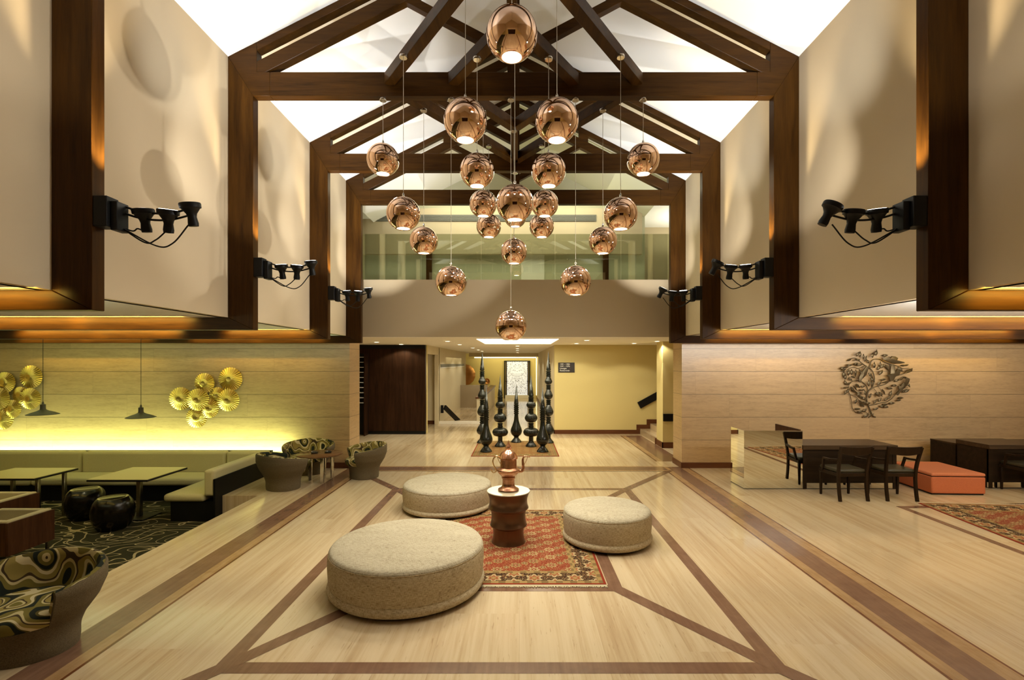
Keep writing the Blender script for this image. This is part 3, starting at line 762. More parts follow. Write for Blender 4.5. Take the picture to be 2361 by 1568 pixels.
# ------------------------------------------------------------------ drum stand and copper urn
DX, DY = -0.125, 5.78
t = thing('drum_side_table', 'brown metal drum table in three flared tiers, standing on the red rug', 'side table', (DX, DY, 0.0098))
prof = [(0.196, 0.0), (0.188, 0.022), (0.180, 0.06), (0.177, 0.10), (0.179, 0.14), (0.186, 0.172), (0.190, 0.184), (0.214, 0.196), (0.2165, 0.202), (0.215, 0.208), (0.208, 0.222),
        (0.200, 0.26), (0.197, 0.29), (0.199, 0.33), (0.205, 0.368), (0.209, 0.382), (0.2335, 0.396), (0.2355, 0.402), (0.234, 0.408), (0.227, 0.424), (0.221, 0.455), (0.2195, 0.485), (0.224, 0.52), (0.238, 0.56), (0.252, 0.588)]
MB().lathe(prof, 64).build('drum_body', BRONZE, t, 50)
MB().lathe([(0.2525, 0.5882), (0.2525, 0.594), (0.249, 0.598), (0.0005, 0.598)], 64).build('table_top', DRUMTOP, t, 40)
t = thing('copper_urn', 'engraved copper urn with pointed lid, spout and curled handle on the drum table', 'urn', (DX, DY, 0.6079))
body = [(0.118, 0.0), (0.123, 0.006), (0.120, 0.018), (0.108, 0.026), (0.088, 0.036), (0.074, 0.055), (0.071, 0.09), (0.072, 0.135), (0.080, 0.142), (0.080, 0.156),
        (0.072, 0.162), (0.095, 0.180), (0.125, 0.212), (0.135, 0.232), (0.132, 0.246), (0.110, 0.258), (0.099, 0.266), (0.097, 0.28), (0.095, 0.368)]
MB().lathe(body, 56).build('urn_body', COPPER_HAM, t, 40)
lid = [(0.104, 0.366), (0.110, 0.374), (0.108, 0.386), (0.104, 0.392), (0.092, 0.428), (0.066, 0.456), (0.040, 0.470), (0.034, 0.478), (0.041, 0.490), (0.040, 0.500), (0.028, 0.522), (0.012, 0.552), (0.004, 0.575), (0.0005, 0.588)]
MB().lathe(lid, 56).build('lid', copper_mat('polished_copper', (0.90, 0.50, 0.33), 0.13), t, 40)
h = MB(); h.tube(spline([(-0.10, 0, 0.375), (-0.135, 0, 0.40), (-0.17, 0, 0.375), (-0.183, 0, 0.33), (-0.165, 0, 0.275), (-0.142, 0, 0.235), (-0.150, 0, 0.215), (-0.175, 0, 0.205), (-0.195, 0, 0.222), (-0.205, 0, 0.250)], 6), 0.0095, 10, r1=0.005)
h.tube(spline([(-0.135, 0, 0.40), (-0.12, 0, 0.36), (-0.097, 0, 0.31)], 6), 0.004, 8)
h.build('handle', copper_mat('handle_brass', (0.70, 0.48, 0.24), 0.25), t, 50)
sp = MB(); sp.tube(spline([(0.10, 0, 0.22), (0.15, 0, 0.225), (0.172, 0, 0.25), (0.170, 0, 0.31), (0.168, 0, 0.36), (0.185, 0, 0.392), (0.215, 0, 0.395), (0.255, 0, 0.388)], 6), 0.022, 12, r1=0.006)
sp.build('spout', COPPER_HAM, t, 50)
MB().tube(spline([(0.228, 0, 0.392), (0.205, 0, 0.34), (0.180, 0, 0.29)], 6), 0.003, 8).build('spout_chain', COPPER_HAM, t, 50)

# ------------------------------------------------------------------ black spires on the far rug
def bulge(zc, h):
    return lambda z: max(0.0, 1 - ((z - zc)/h)**2)
def rings(z0, z1, n, r, ri):
    out = []
    for k in range(n):
        a = z0 + (z1 - z0)*k/n; b = z0 + (z1 - z0)*(k + 1)/n; m = (b - a)
        out += [(ri, a), (r, a + m*0.15), (r, a + m*0.65), (ri, a + m*0.8)]
    return out
def spire(kind, label, x, y):
    t = thing('black_spire', label, 'ornament', (x, y, 0.0098), 0, 'black lacquered spires')
    foot = [(0.138, 0.0), (0.140, 0.012), (0.128, 0.035), (0.095, 0.075), (0.066, 0.11), (0.058, 0.135)]
    MB().lathe(foot, 40).build('foot', LACQ, t, 35)
    b = []
    if kind == 0:
        b = smooth_prof([(0.056, 0.13), (0.075, 0.155), (0.125, 0.205), (0.152, 0.275), (0.138, 0.36), (0.098, 0.46), (0.066, 0.57), (0.053, 0.70), (0.052, 0.735)], 3)
        MB().lathe(b, 40).build('bulb', LACQ, t, 35)
        MB().lathe(rings(0.735, 0.995, 5, 0.066, 0.052) + [(0.05, 1.0)], 40).build('ringed_neck', LACQ, t, 35)
        tip = [(0.05, 0.995), (0.060, 1.005), (0.060, 1.02), (0.0, 1.545)]
    elif kind == 1:
        MB().lathe([(0.058, 0.13), (0.058, 0.24)], 40).build('stem', LACQ, t, 35)
        for (zc, hh, r) in ((0.36, 0.115, 0.19), (0.715, 0.115, 0.153), (1.035, 0.085, 0.114)):
            pr = smooth_prof([(0.06, zc - hh), (r*0.8, zc - hh*0.75), (r, zc - hh*0.1), (r*0.82, zc + hh*0.6), (0.06, zc + hh)], 4)
            MB().lathe(pr, 96, rib=(24, 0.035, bulge(zc, hh))).build('ribbed_bulb', LACQ, t, 50)
        MB().lathe(rings(0.475, 0.60, 2, 0.066, 0.055), 40).build('ringed_neck', LACQ, t, 35)
        MB().lathe(rings(0.83, 0.95, 3, 0.066, 0.055), 40).build('ringed_neck', LACQ, t, 35)
        MB().lathe(rings(1.12, 1.25, 3, 0.070, 0.055), 40).build('ringed_neck', LACQ, t, 35)
        tip = [(0.05, 1.245), (0.062, 1.26), (0.062, 1.28), (0.0, 1.79)]
    else:
        MB().lathe([(0.058, 0.13), (0.058, 0.24)], 40).build('stem', LACQ, t, 35)
        for (zc, hh, r) in ((0.35, 0.15, 0.140), (0.84, 0.15, 0.125), (1.26, 0.13, 0.108), (1.62, 0.10, 0.094)):
            pr = smooth_prof([(0.05, zc - hh), (r*0.85, zc - hh*0.7), (r, zc - hh*0.2), (r*0.75, zc + hh*0.4), (0.05, zc + hh)], 4)
            MB().lathe(pr, 80, rib=(20, 0.035, bulge(zc, hh))).build('ribbed_bulb', LACQ, t, 50)
        for (a, c) in ((0.50, 0.69), (0.99, 1.13), (1.39, 1.52), (1.72, 1.88)):
            MB().lathe(rings(a, c, 3, 0.064, 0.05), 40).build('ringed_neck', LACQ, t, 35)
        tip = [(0.045, 1.875), (0.058, 1.89), (0.058, 1.91), (0.0, 2.39)]
    MB().lathe(tip, 32).build('pointed_tip', LACQ, t, 35)
spire(0, 'plain bulb-shaped black spire at the front left of the group', -0.775, 11.6)
spire(0, 'plain bulb-shaped black spire at the front right of the group', 0.552, 11.6)
spire(1, 'black spire with three ribbed bulbs, standing left of the central plain spire', -0.473, 12.34)
spire(1, 'black spire with three ribbed bulbs, standing right of the central plain spire', 0.298, 12.34)
spire(0, 'plain bulb-shaped black spire in the centre of the group', -0.075, 13.0)
spire(2, 'tallest black spire with four bulbs at the back left of the group', -0.965, 12.9)
spire(2, 'tallest black spire with four bulbs at the back right of the group', 0.765, 12.9)
# ------------------------------------------------------------------ lounge: banquette
S0 = SINK
t = thing('banquette_sofa', 'olive cream L-shaped banquette along the lit stone wall', 'sofa', (-7.6, 9.0, S0))
def part(parent, name, m, x0, x1, y0, y1, z0, z1, bev=0.0, seg=3):
    o = parent.location
    return box(name, m, x0 - o.x, x1 - o.x, y0 - o.y, y1 - o.y, z0 - o.z, z1 - o.z, parent, bev, seg)
xs = [-10.9, -8.17, -5.48, -4.70]
part(t, 'base', DARKPL, -10.9, -4.72, 8.80, 9.48, S0, -0.07)
part(t, 'base', DARKPL, -5.40, -4.72, 7.66, 8.80, S0, -0.06)
for a, b in zip(xs[:-1], xs[1:]):
    part(t, 'back_cushion', SOFA, a + 0.006, b - 0.006, 9.22, 9.40, 0.02, 0.435, 0.05, 4)
part(t, 'back_frame', DARKPL, -10.9, -4.72, 9.40, 9.48, -0.07, 0.425)
for a, b in ((-10.9, -8.60), (-8.60, -5.52)):
    part(t, 'seat_cushion', SOFA, a + 0.006, b - 0.006, 8.68, 9.23, -0.07, 0.065, 0.05, 4)
part(t, 'seat_cushion', SOFA, -5.50, -4.86, 7.62, 9.20, -0.055, 0.065, 0.05, 4)
part(t, 'back_cushion', SOFA, -4.87, -4.71, 7.62, 9.22, 0.03, 0.44, 0.045, 4)
part(t, 'side_panel', DARKPL, -4.715, -4.685, 7.62, 9.40, S0, 0.30)

def lounge_table(label, x0, x1, y0, y1, ped):
    t = thing('lounge_table', label, 'table', ((x0 + x1)/2, (y0 + y1)/2, S0))
    part(t, 'table_top', TABLE_T, x0, x1, y0, y1, S0 + 0.693, S0 + 0.723, 0.004, 1)
    part(t, 'edge_band', BLACKM, x0 - 0.004, x1 + 0.004, y0 - 0.004, y1 + 0.004, S0 + 0.688, S0 + 0.716, 0.003, 1)
    if ped:
        cx_, cy_ = (x0 + x1)/2, (y0 + y1)/2
        cx_ -= 0.08; cy_ += 0.10
        part(t, 'pedestal', CHROME_D, cx_ - 0.032, cx_ + 0.032, cy_ - 0.032, cy_ + 0.032, S0, S0 + 0.69, 0.004, 1)
        part(t, 'base_plate', BLACKM, cx_ - 0.21, cx_ + 0.21, cy_ - 0.21, cy_ + 0.21, S0, S0 + 0.018, 0.004, 1)
    else:
        for (lx, ly) in ((x0 + 0.09, y0 + 0.12), (x1 - 0.06, y0 + 0.12), (x0 + 0.09, y1 - 0.12), (x1 - 0.06, y1 - 0.18)):
            part(t, 'leg', CHROME_D, lx - 0.024, lx + 0.024, ly - 0.024, ly + 0.024, S0, S0 + 0.69, 0.003, 1)
TABLE_T = M('green_grey_tabletop', (0.30, 0.26, 0.12), 0.28).mat
CHROME_D = M('dull_chrome', (0.36, 0.34, 0.28), 0.25, 1.0).mat
lounge_table('square lounge table on one square pedestal, in front of the banquette corner', -6.42, -5.52, 7.34, 8.22, True)
lounge_table('lounge table on four legs near the left edge, before the banquette', -8.32, -7.28, 7.42, 8.16, False)

def drum_stool(label, x, y):
    t = thing('drum_stool', label, 'stool', (x, y, S0), 0, 'black drum stools')
    p = smooth_prof([(0.14, 0.0), (0.20, 0.03), (0.255, 0.15), (0.268, 0.27), (0.245, 0.38), (0.205, 0.445), (0.185, 0.462)], 4)
    MB().lathe(p, 56, caps=True).build('stool_body', LACQ2, t, 50)
    MB().lathe(smooth_prof([(0.187, 0.461), (0.175, 0.466), (0.10, 0.452), (0.0005, 0.447)], 4), 56, caps=False).build('dished_seat', M('stool_seat', (0.035, 0.025, 0.010), 0.16).mat, t, 50)
drum_stool('black drum stool on the carpet, left and farther one of the pair', -6.86, 7.82)
drum_stool('black drum stool on the carpet, right and nearer one of the pair', -6.02, 7.33)

def box_armchair(label, x, y0, y1):
    t = thing('box_armchair', label, 'armchair', (x - 0.33, (y0 + y1)/2, S0), 0, 'walnut sided box armchairs')
    zt, zb = 0.225, -0.185
    part(t, 'back_panel', W_WAL, x - 0.02, x, y0, y1, zb, zt - 0.02, 0.003, 1)
    part(t, 'side_panel', W_WAL, x - 0.66, x - 0.02, y0, y0 + 0.02, zb, zt - 0.02, 0.003, 1)
    part(t, 'side_panel', W_WAL, x - 0.66, x - 0.02, y1 - 0.02, y1, zb, zt - 0.02, 0.003, 1)
    part(t, 'back_cushion', CREAMU, x - 0.10, x - 0.018, y0 + 0.018, y1 - 0.018, zb + 0.05, zt, 0.015, 3)
    part(t, 'arm_cushion', CREAMU, x - 0.66, x - 0.10, y0 + 0.018, y0 + 0.09, zb + 0.05, zt, 0.015, 3)
    part(t, 'arm_cushion', CREAMU, x - 0.66, x - 0.10, y1 - 0.09, y1 - 0.018, zb + 0.05, zt, 0.015, 3)
    part(t, 'seat_cushion', CREAMU, x - 0.67, x - 0.10, y0 + 0.09, y1 - 0.09, zb + 0.02, 0.02, 0.03, 3)
    for lx in (x - 0.05, x - 0.62):
        for ly in (y0 + 0.05, y1 - 0.05):
            part(t, 'leg', CHROME_D, lx - 0.014, lx + 0.014, ly - 0.014, ly + 0.014, S0, zb + 0.01)
box_armchair('walnut box armchair at the left edge, nearer one just behind the swirl chair', -6.01, 5.81, 6.40)
box_armchair('walnut box armchair at the left edge, farther one beyond its twin', -7.00, 6.63, 7.22)

# ------------------------------------------------------------------ swirl-patterned tub chairs
def tub_chair(label, x, y, face, rz_extra=0.0):
    """faces local -Y before turning"""
    t = thing('tub_chair', label, 'armchair', (x, y, 0.002), face, 'grey tub chairs with swirl lining')
    def R(z):                                      # outer radius by height
        pts = [(0.0, 0.282), (0.05, 0.288), (0.13, 0.290), (0.22, 0.318), (0.34, 0.398), (0.46, 0.445), (0.62, 0.448)]
        for (a, ra), (b, rb) in zip(pts[:-1], pts[1:]):
            if z <= b:
                u = (z - a)/(b - a); return ra + (rb - ra)*u
        return pts[-1][1]
    ph = math.radians(128)
    n = 56; mz = 16
    def rim(a):
        u = abs(a)/ph
        return 0.605 - 0.105*u**1.6
    def P(a, z, off): 
        r = R(z) - off
        return (r*1.05*math.sin(a), r*0.90*math.cos(a), z)
    z0 = 0.215
    # lower drum, closed all round
    lp = smooth_prof([(R(0.0), 0.0), (R(0.05), 0.05), (R(0.13), 0.13), (R(0.20), 0.20), (R(0.24), 0.245)], 3)
    lb = MB().lathe(lp, 64); lb.v = [(p[0]*1.048, p[1]*0.898, p[2]) for p in lb.v]; lb.build('base', GREYF, t, 50)
    def sheet(offs):
        vs, fs = [], []
        for i in range(n + 1):
            a = -ph + 2*ph*i/n
            for j in range(mz + 1):
                z = z0 + (rim(a) - z0)*j/mz
                vs.append(P(a, z, offs(a, z, j)))
        for i in range(n):
            for j in range(mz):
                k = i*(mz + 1) + j
                fs.append([k, k + 1, k + mz + 2, k + mz + 1])
        return vs, fs
    thick = 0.055
    o = MB(); v1, f1 = sheet(lambda a, z, j: 0.0 if j < mz else 0.012); o.add(v1, f1)
    v2, f2 = sheet(lambda a, z, j: thick*0.6 if j < mz else 0.022); nb = len(o.v); o.add(v2, f2)
    M1 = mz + 1
    for i in range(n): o.f.append([i*M1 + mz, (i+1)*M1 + mz, nb + (i+1)*M1 + mz, nb + i*M1 + mz])
    for i in (0, n):
        for j in range(mz): o.f.append([i*M1 + j, i*M1 + j + 1, nb + i*M1 + j + 1, nb + i*M1 + j])
    o.build('outer_shell', GREYF, t, 55)
    o = MB(); v1, f1 = sheet(lambda a, z, j: thick*0.5 if j < mz else 0.018); o.add(v1, f1)
    v2, f2 = sheet(lambda a, z, j: thick*1.3 if j < mz else 0.045); nb = len(o.v); o.add([(p[0], p[1], p[2] + (0.006 if k % M1 == mz else 0)) for k, p in enumerate(v2)], f2)
    for i in range(n): o.f.append([i*M1 + mz, (i+1)*M1 + mz, nb + (i+1)*M1 + mz, nb + i*M1 + mz])
    for i in (0, n):
        for j in range(mz): o.f.append([i*M1 + j, i*M1 + j + 1, nb + i*M1 + j + 1, nb + i*M1 + j])
    o.build('lining', SWIRL, t, 55)
    st = MB(); pr = smooth_prof([(0.30, 0.24), (0.335, 0.26), (0.345, 0.31), (0.32, 0.345), (0.22, 0.362), (0.0005, 0.37)], 4)
    st.lathe(pr, 48); st.v = [(p[0]*1.02, p[1]*0.92 - 0.02, p[2]) for p in st.v]; st.build('seat_cushion', SWIRL, t, 55)
    return t
tub_chair('grey tub chair with swirl lining, cut by the left edge in the foreground', -3.59, 3.62, math.radians(6))
tub_chair('grey tub chair with its plain back turned, left of the round chrome-legged table', -3.95, 8.28, math.radians(140))
tub_chair('tub chair behind the round chrome-legged table, showing its swirl lining face on', -4.0, 9.40, math.radians(14))
tub_chair('grey tub chair at the corner of the stone wall, right of the round table', -2.85, 9.10, math.radians(-62))

t = thing('round_side_table', 'round brown table on flat chrome legs among the tub chairs', 'side table', (-3.53, 8.75, 0.002))
MB().lathe([(0.36, 0.462), (0.385, 0.474), (0.385, 0.488), (0.38, 0.492), (0.0005, 0.492)], 64).build('table_top', W_TOP, t, 40)
for (lx, ly) in ((-0.10, -0.15), (0.10, -0.15), (0.20, 0.05), (-0.20, 0.05), (0.0, 0.2)):
    part(t, 'leg', CHROME, lx - 3.53 - 0.028, lx - 3.53 + 0.028, ly + 8.75 - 0.014, ly + 8.75 + 0.014, 0.002, 0.465, 0.002, 1)
part(t, 'stretcher', CHROME, -3.63, -3.43, 8.59, 8.61, 0.44, 0.464, 0.002, 1)
def ashtray(lab, x, y, r):
    o = MB().lathe([(r*0.8, 0), (r, 0.006), (r, 0.03), (r*0.85, 0.03), (r*0.7, 0.01), (0.0005, 0.008)], 32).build('glass_ashtray', M('dark_glass', (0.03, 0.03, 0.025), 0.05).mat, None, 40)
    o.location = (x, y, 0.4965); tag(o, lab, 'ashtray', 'ashtrays on the round table')
ashtray('small dark glass ashtray on the round table, left one', -3.62, 8.74, 0.06)
ashtray('small dark glass ashtray on the round table, right one', -3.40, 8.80, 0.06)

# ------------------------------------------------------------------ black saucer lamps over the lounge tables
def saucer(label, x, y, z):
    t = thing('saucer_pendant', label, 'pendant lamp', (x, y, HC), 0, 'black saucer pendants over the lounge')
    dz = z - HC
    MB().lathe([(0.208, 0.0), (0.212, 0.006), (0.150, 0.035), (0.075, 0.062), (0.042, 0.082), (0.036, 0.10), (0.036, 0.165), (0.016, 0.172), (0.012, 0.20), (0.006, 0.215)], 48, (0, 0, dz)).build('saucer_shade', BLACK_S, t, 40)
    MB().tube([(0, 0, dz + 0.2), (0, 0, -0.01)], 0.0035, 8).build('cable', BLACKM, t, 40)
    MB().lathe([(0.05, -0.02), (0.05, 0.0)], 24).build('canopy', BLACKM, t, 40)
BLACK_S = M('black_grey_metal', (0.055, 0.045, 0.018), 0.5).mat
saucer('black saucer pendant over the right lounge table', X_at(325, 8.1), 8.1, Z_at(963, 8.1))
saucer('black saucer pendant nearer the left edge, beside a gold disc cluster', X_at(99, 8.1), 8.1, Z_at(956, 8.1))

# ------------------------------------------------------------------ gold disc sculptures
def pleated_disc(parent, x, y, z, r):
    vs, fs = [], []; n = 30*6; rows = [(0.0, 0.02), (0.20, 0.026), (0.34, 0.020), (0.42, 0.012), (0.7, 0.0), (0.93, -0.012), (1.0, -0.016)]
    for (u, h) in rows:
        for i in range(n):
            a = 2*PI*i/n
            amp = 0.0 if u < 0.35 else 0.016*(u - 0.3)
            w = math.cos(30*a)
            dy = -h*2.2*r/0.3 - amp*w
            rr = r*u*(1 + (0.02*w if u > 0.95 else 0))
            vs.append((x + rr*math.cos(a), y + dy, z + rr*math.sin(a)))
    for j in range(len(rows) - 1):
        for i in range(n):
            k = (i + 1) % n
            if j == 0: fs.append([0*n + i, n + i, n + k])
            else: fs.append([j*n + i, (j+1)*n + i, (j+1)*n + k, j*n + k])
    return MB().add(vs, fs).build('pleated_disc', GOLD, parent, 25)
def disc_cluster(label, discs):
    c = discs[0]; d = 9.75
    t = thing('gold_disc_sculpture', label, 'wall art', (X_at(c[0], d), MW, Z_at(c[1], d)), 0, 'gold disc wall sculptures')
    for (px, py, r, lift) in discs:
        pleated_disc(t, X_at(px, d) - t.location.x, -0.055 - lift, Z_at(py, d) - t.location.z, r*d/F)
    rod = MB()
    for (px, py, r, lift) in discs:
        rod.tube([(X_at(px, d) - t.location.x, 0.0, Z_at(py, d) - t.location.z), (X_at(px, d) - t.location.x, -0.05 - lift, Z_at(py, d) - t.location.z)], 0.012, 8)
    rod.build('mounting_rods', IRON, t, 40)
disc_cluster('cluster of eight pleated gold discs on the stone wall, right one of two',
    [(456.5, 921.5, 25.5, 0.07), (413.5, 919.5, 26.5, 0.03), (469.5, 883.5, 23, 0.04), (526.5, 874.5, 27.5, 0.0), (497, 913, 20, 0.0), (525, 923, 25.5, 0.05), (480, 942, 22, 0.03), (450, 963, 24, 0.02)])
disc_cluster('cluster of pleated gold discs on the stone wall, cut by the left edge',
    [(67, 869, 26.5, 0.03), (7, 882, 24, 0.03), (68, 919.5, 24.5, 0.05), (40, 911, 19, 0.0), (-2, 919, 25, 0.07), (24, 943.5, 21, 0.03), (0, 965, 26, 0.02), (-42, 916, 26, 0.03)])
# ------------------------------------------------------------------ right aisle: tree of iron on the stone wall
def wall_tree():
    d = MW - 0.03
    def Q(u, v, lift=0.0):            # picture coordinates of the photo crop (1882 x 1568 over 240 x 200 px)
        px = 1900 + u/7.842; py = 780 + v/7.84
        return Vector((X_at(px, d) - 7.09, -0.03 - lift, Z_at(py, d) - 1.68))
    t = thing('iron_tree_sculpture', 'dark metal tree with birds mounted on the right stone wall', 'wall art', (7.09, MW, 1.68))
    br = [([(930,1425),(880,1400),(830,1290),(790,1190),(770,1100),(790,990),(820,940),(870,890),(905,800),(910,700),(880,600),(820,540),(740,490),(660,430),(590,370),(520,360),(440,400)], 0.013),
          ([(790,985),(780,900),(740,830),(660,775),(560,765),(480,800),(445,870),(445,960),(480,1060),(500,1180),(520,1280),(590,1345),(700,1360)], 0.009),
          ([(810,950),(900,890),(1000,860),(1110,830),(1200,760),(1310,680),(1420,650),(1500,600),(1550,550)], 0.010),
          ([(840,560),(835,480),(860,410),(930,375),(1010,385),(1090,430),(1180,465),(1290,490),(1370,520),(1430,550),(1540,540)], 0.009),
          ([(790,1215),(900,1200),(1020,1170),(1130,1150),(1220,1095),(1290,1020),(1370,950),(1440,905),(1520,895)], 0.009),
          ([(780,1210),(690,1190),(620,1110),(560,1050),(470,1020)], 0.007),
          ([(760,490),(690,520),(620,545),(540,525),(460,545),(400,600),(390,660)], 0.007),
          ([(1185,470),(1190,540),(1160,620),(1165,690)], 0.007),
          ([(900,905),(960,980),(1020,1040)], 0.004), ([(980,880),(1050,950),(1090,1010)], 0.004),
          ([(750,1330),(800,1370),(830,1400)], 0.005), ([(900,1360),(880,1400),(930,1420)], 0.006), ([(715,1415),(780,1380),(830,1330)], 0.006)]
    mb = MB()
    for pts, r in br: mb.tube(spline([Q(*p) for p in pts], 5), r, 8, r1=r*0.55)
    mb.build('branches', IRON, t, 50)
    lf = MB(); random.seed(11)
    def leaf(p, ang, L, W, lift=0.0):
        c = Q(*p, lift); ca, sa = math.cos(ang), math.sin(ang); top, n = [], 7
        vs = []; m = 9
        for j in range(m):
            u = j/(m - 1); w = W*math.sin(PI*u**0.85)*0.5
            for k in (-1, 0, 1):
                lx = (u - 0.5)*L; lz = k*w; ly = -0.012*(1 - abs(k)) - 0.01*math.sin(PI*u)
                vs.append((c.x + lx*ca - lz*sa, c.y + ly, c.z + lx*sa + lz*ca))
        b = len(vs)
        vs += [(x, y + 0.004, z) for x, y, z in vs]
        fs = []
        for j in range(m - 1):
            for k in range(2):
                q = j*3 + k; fs.append([q, q+1, q+4, q+3]); fs.append([b+q, b+q+3, b+q+4, b+q+1])
        lf.add(vs, fs)
    spots = [(580,285,1.0),(630,290,1.5),(690,330,1.5),(740,370,1.2),(850,310,1.6),(905,270,1.3),(940,260,1.5),(790,420,2.1),(455,390,.5),(580,390,0),(440,485,-.05),(560,460,.3),(610,480,.1),(350,570,.5),(380,520,.1),(320,540,.2),
        (355,650,1.5),(370,700,1.4),(440,620,1.5),(490,610,1.6),(540,610,1.5),(560,640,1.5),(500,700,-.4),(460,740,-.6),(380,800,1.9),(430,820,.4),(360,890,.2),(370,970,1.0),(400,950,.9),(530,900,-.9),(580,860,-.8),(610,860,-.9),(690,870,.2),(670,930,.1),(500,920,-.8),(540,960,-.3),(620,985,0),(600,1010,.3),
        (710,980,1.8),(660,1060,-.4),(710,1090,-.9),(640,1150,-.7),(680,1215,-.5),(600,1275,-.05),(640,1320,.2),(730,1300,.7),(560,1140,1.2),(900,490,1.6),(1000,470,1.5),(1030,500,.8),(990,530,.9),(1090,510,-1.1),(1140,530,-1.2),(880,480,1.5),(1030,610,.9),(990,620,1.0),(780,810,1.6),(830,820,1.7),(860,750,-.8),
        (980,810,.8),(1050,745,.15),(1080,790,.2),(1160,900,-.2),(1250,850,0),(1310,760,.4),(1370,735,.4),(1440,710,-.3),(1490,840,-1.0),(1430,960,.5),(1450,940,.4),(1480,950,.5),(1360,1075,0),(1320,1115,.05),(1210,1170,.05),(1100,1195,0),(1090,1235,-.1),(1040,1230,-.1),(1000,1110,.9),(1100,1100,.7),(1150,1060,.8),(1200,1000,1.3),(960,1010,-.7),(1010,1010,-.9),(1070,970,-1.1),(940,1030,-.6),
        (830,1040,1.2),(720,1160,-.3),(760,1170,.1),(910,1140,.9),(1470,485,.2),(1420,490,.1),(1370,570,-.8),(1350,560,-.9),(1100,310,.1),(1240,360,-.1),(1160,390,.2),(910,1270,.4),(740,1400,.5),(800,1390,1.2),(690,240+420,.9),(800,650,-.7),(820,680,-.8)]
    for (u, v, a) in spots:
        leaf((u, v), a, random.uniform(0.095, 0.135), random.uniform(0.036, 0.052), random.uniform(0.0, 0.05))
    lf.build('leaves', IRON, t, 60)
    def bird(pts, nm='bird'):
        n = len(pts); front = [Q(u, v, 0.075) for u, v in pts]; back = [Q(u, v, 0.055) for u, v in pts]
        c = sum(front, Vector())/n
        vs = [tuple(p) for p in front] + [tuple(p) for p in back] + [(c.x, c.y - 0.03, c.z)]
        fs = [[i, (i+1) % n, 2*n] for i in range(n)] + [[i, i+n, (i+1) % n+n, (i+1) % n] for i in range(n)] + [list(range(2*n-1, n-1, -1))]
        MB().add(vs, fs).build('bird', IRON, t, 40)
    bird([(590,560),(640,600),(660,580),(720,510),(770,505),(740,600),(720,660),(680,700),(640,740),(615,800),(585,780),(590,700),(620,640)])
    bird([(1010,380),(1060,330),(1160,370),(1180,320),(1240,330),(1290,360),(1270,400),(1340,420),(1400,430),(1410,450),(1330,460),(1220,455),(1120,420)])
    bird([(1170,480),(1230,490),(1240,590),(1280,550),(1330,600),(1310,670),(1240,690),(1210,760),(1150,780),(1130,690),(1080,670),(1150,640)])
    bird([(1430,700),(1500,730),(1490,780),(1450,850),(1400,900),(1340,950),(1290,1030),(1240,1010),(1310,920),(1290,860),(1340,860),(1370,810),(1440,790)])
    bird([(1550,540),(1540,590),(1480,620),(1400,640),(1440,590),(1490,560)])
wall_tree()

# ------------------------------------------------------------------ mirror-clad cabinet, desks
t = thing('mirrored_cabinet', 'open-topped mirror-clad cabinet standing left of the dark desk', 'cabinet', (3.73, 8.2, 0.002))
part(t, 'front_mirror', MIRROR, 3.73, 4.70, 8.20, 8.215, 0.012, 0.97)
part(t, 'front_board', W_DARK, 3.746, 4.69, 8.215, 8.235, 0.002, 0.965)
part(t, 'side_mirror', MIRROR, 3.73, 3.745, 8.2155, 8.74, 0.012, 0.97)
part(t, 'side_board', W_DARK, 3.745, 3.765, 8.235, 8.74, 0.002, 0.965)
part(t, 'side_panel', W_WAL, 4.66, 4.69, 8.235, 9.0, 0.002, 0.985)
part(t, 'shelf', W_WAL, 3.765, 4.66, 8.235, 8.74, 0.45, 0.47)
part(t, 'plinth', DARKPL, 3.735, 4.695, 8.205, 8.74, 0.002, 0.012)

def desk(label, x0, x1, y0, y1):
    t = thing('dark_desk', label, 'desk', ((x0 + x1)/2, (y0 + y1)/2, 0.002), 0, 'dark wooden desks')
    part(t, 'desk_top', W_DESKT, x0, x1, y0, y1, 0.655, 0.728, 0.004, 1)
    part(t, 'front_panel', W_DARK, x0 + 0.01, x1 - 0.02, y0 + 0.03, y0 + 0.06, 0.10, 0.655)
    part(t, 'side_panel', W_DARK, x1 - 0.07, x1 - 0.01, y0 + 0.02, y1 - 0.02, 0.0, 0.655)
    part(t, 'side_panel', W_DARK, x0 + 0.01, x0 + 0.07, y0 + 0.02, y1 - 0.02, 0.0, 0.655)
    part(t, 'mirror_plinth', MIRROR, x0 + 0.005, x1 - 0.03, y0 + 0.025, y0 + 0.05, 0.012, 0.10)
    part(t, 'foot', DARKPL, x0 + 0.01, x1 - 0.03, y0 + 0.027, y0 + 0.06, 0.0, 0.012)
    return t
W_DESKT = wood('desk_top_wood', 0, (0.035, 0.020, 0.010), (0.075, 0.045, 0.022), 0.25)
desk('dark wooden desk beside the mirrored cabinet, two armchairs drawn up', 4.70, 6.27, 8.18, 8.87)
t2 = desk('dark wooden desk at the right edge, behind the coral ottoman', 7.83, 9.6, 8.23, 8.87)
t = thing('low_side_cabinet', 'low dark cabinet behind the right-hand desk, against the stone wall', 'cabinet', (7.9, 9.3, 0.002))
part(t, 'cabinet_body', W_DARK, 7.90, 9.3, 8.95, 9.50, 0.04, 0.615)
part(t, 'cabinet_top', W_DESKT, 7.90, 9.3, 8.94, 9.51, 0.615, 0.64, 0.003, 1)
part(t, 'plinth', DARKPL, 7.92, 9.28, 8.97, 9.48, 0.002, 0.04)

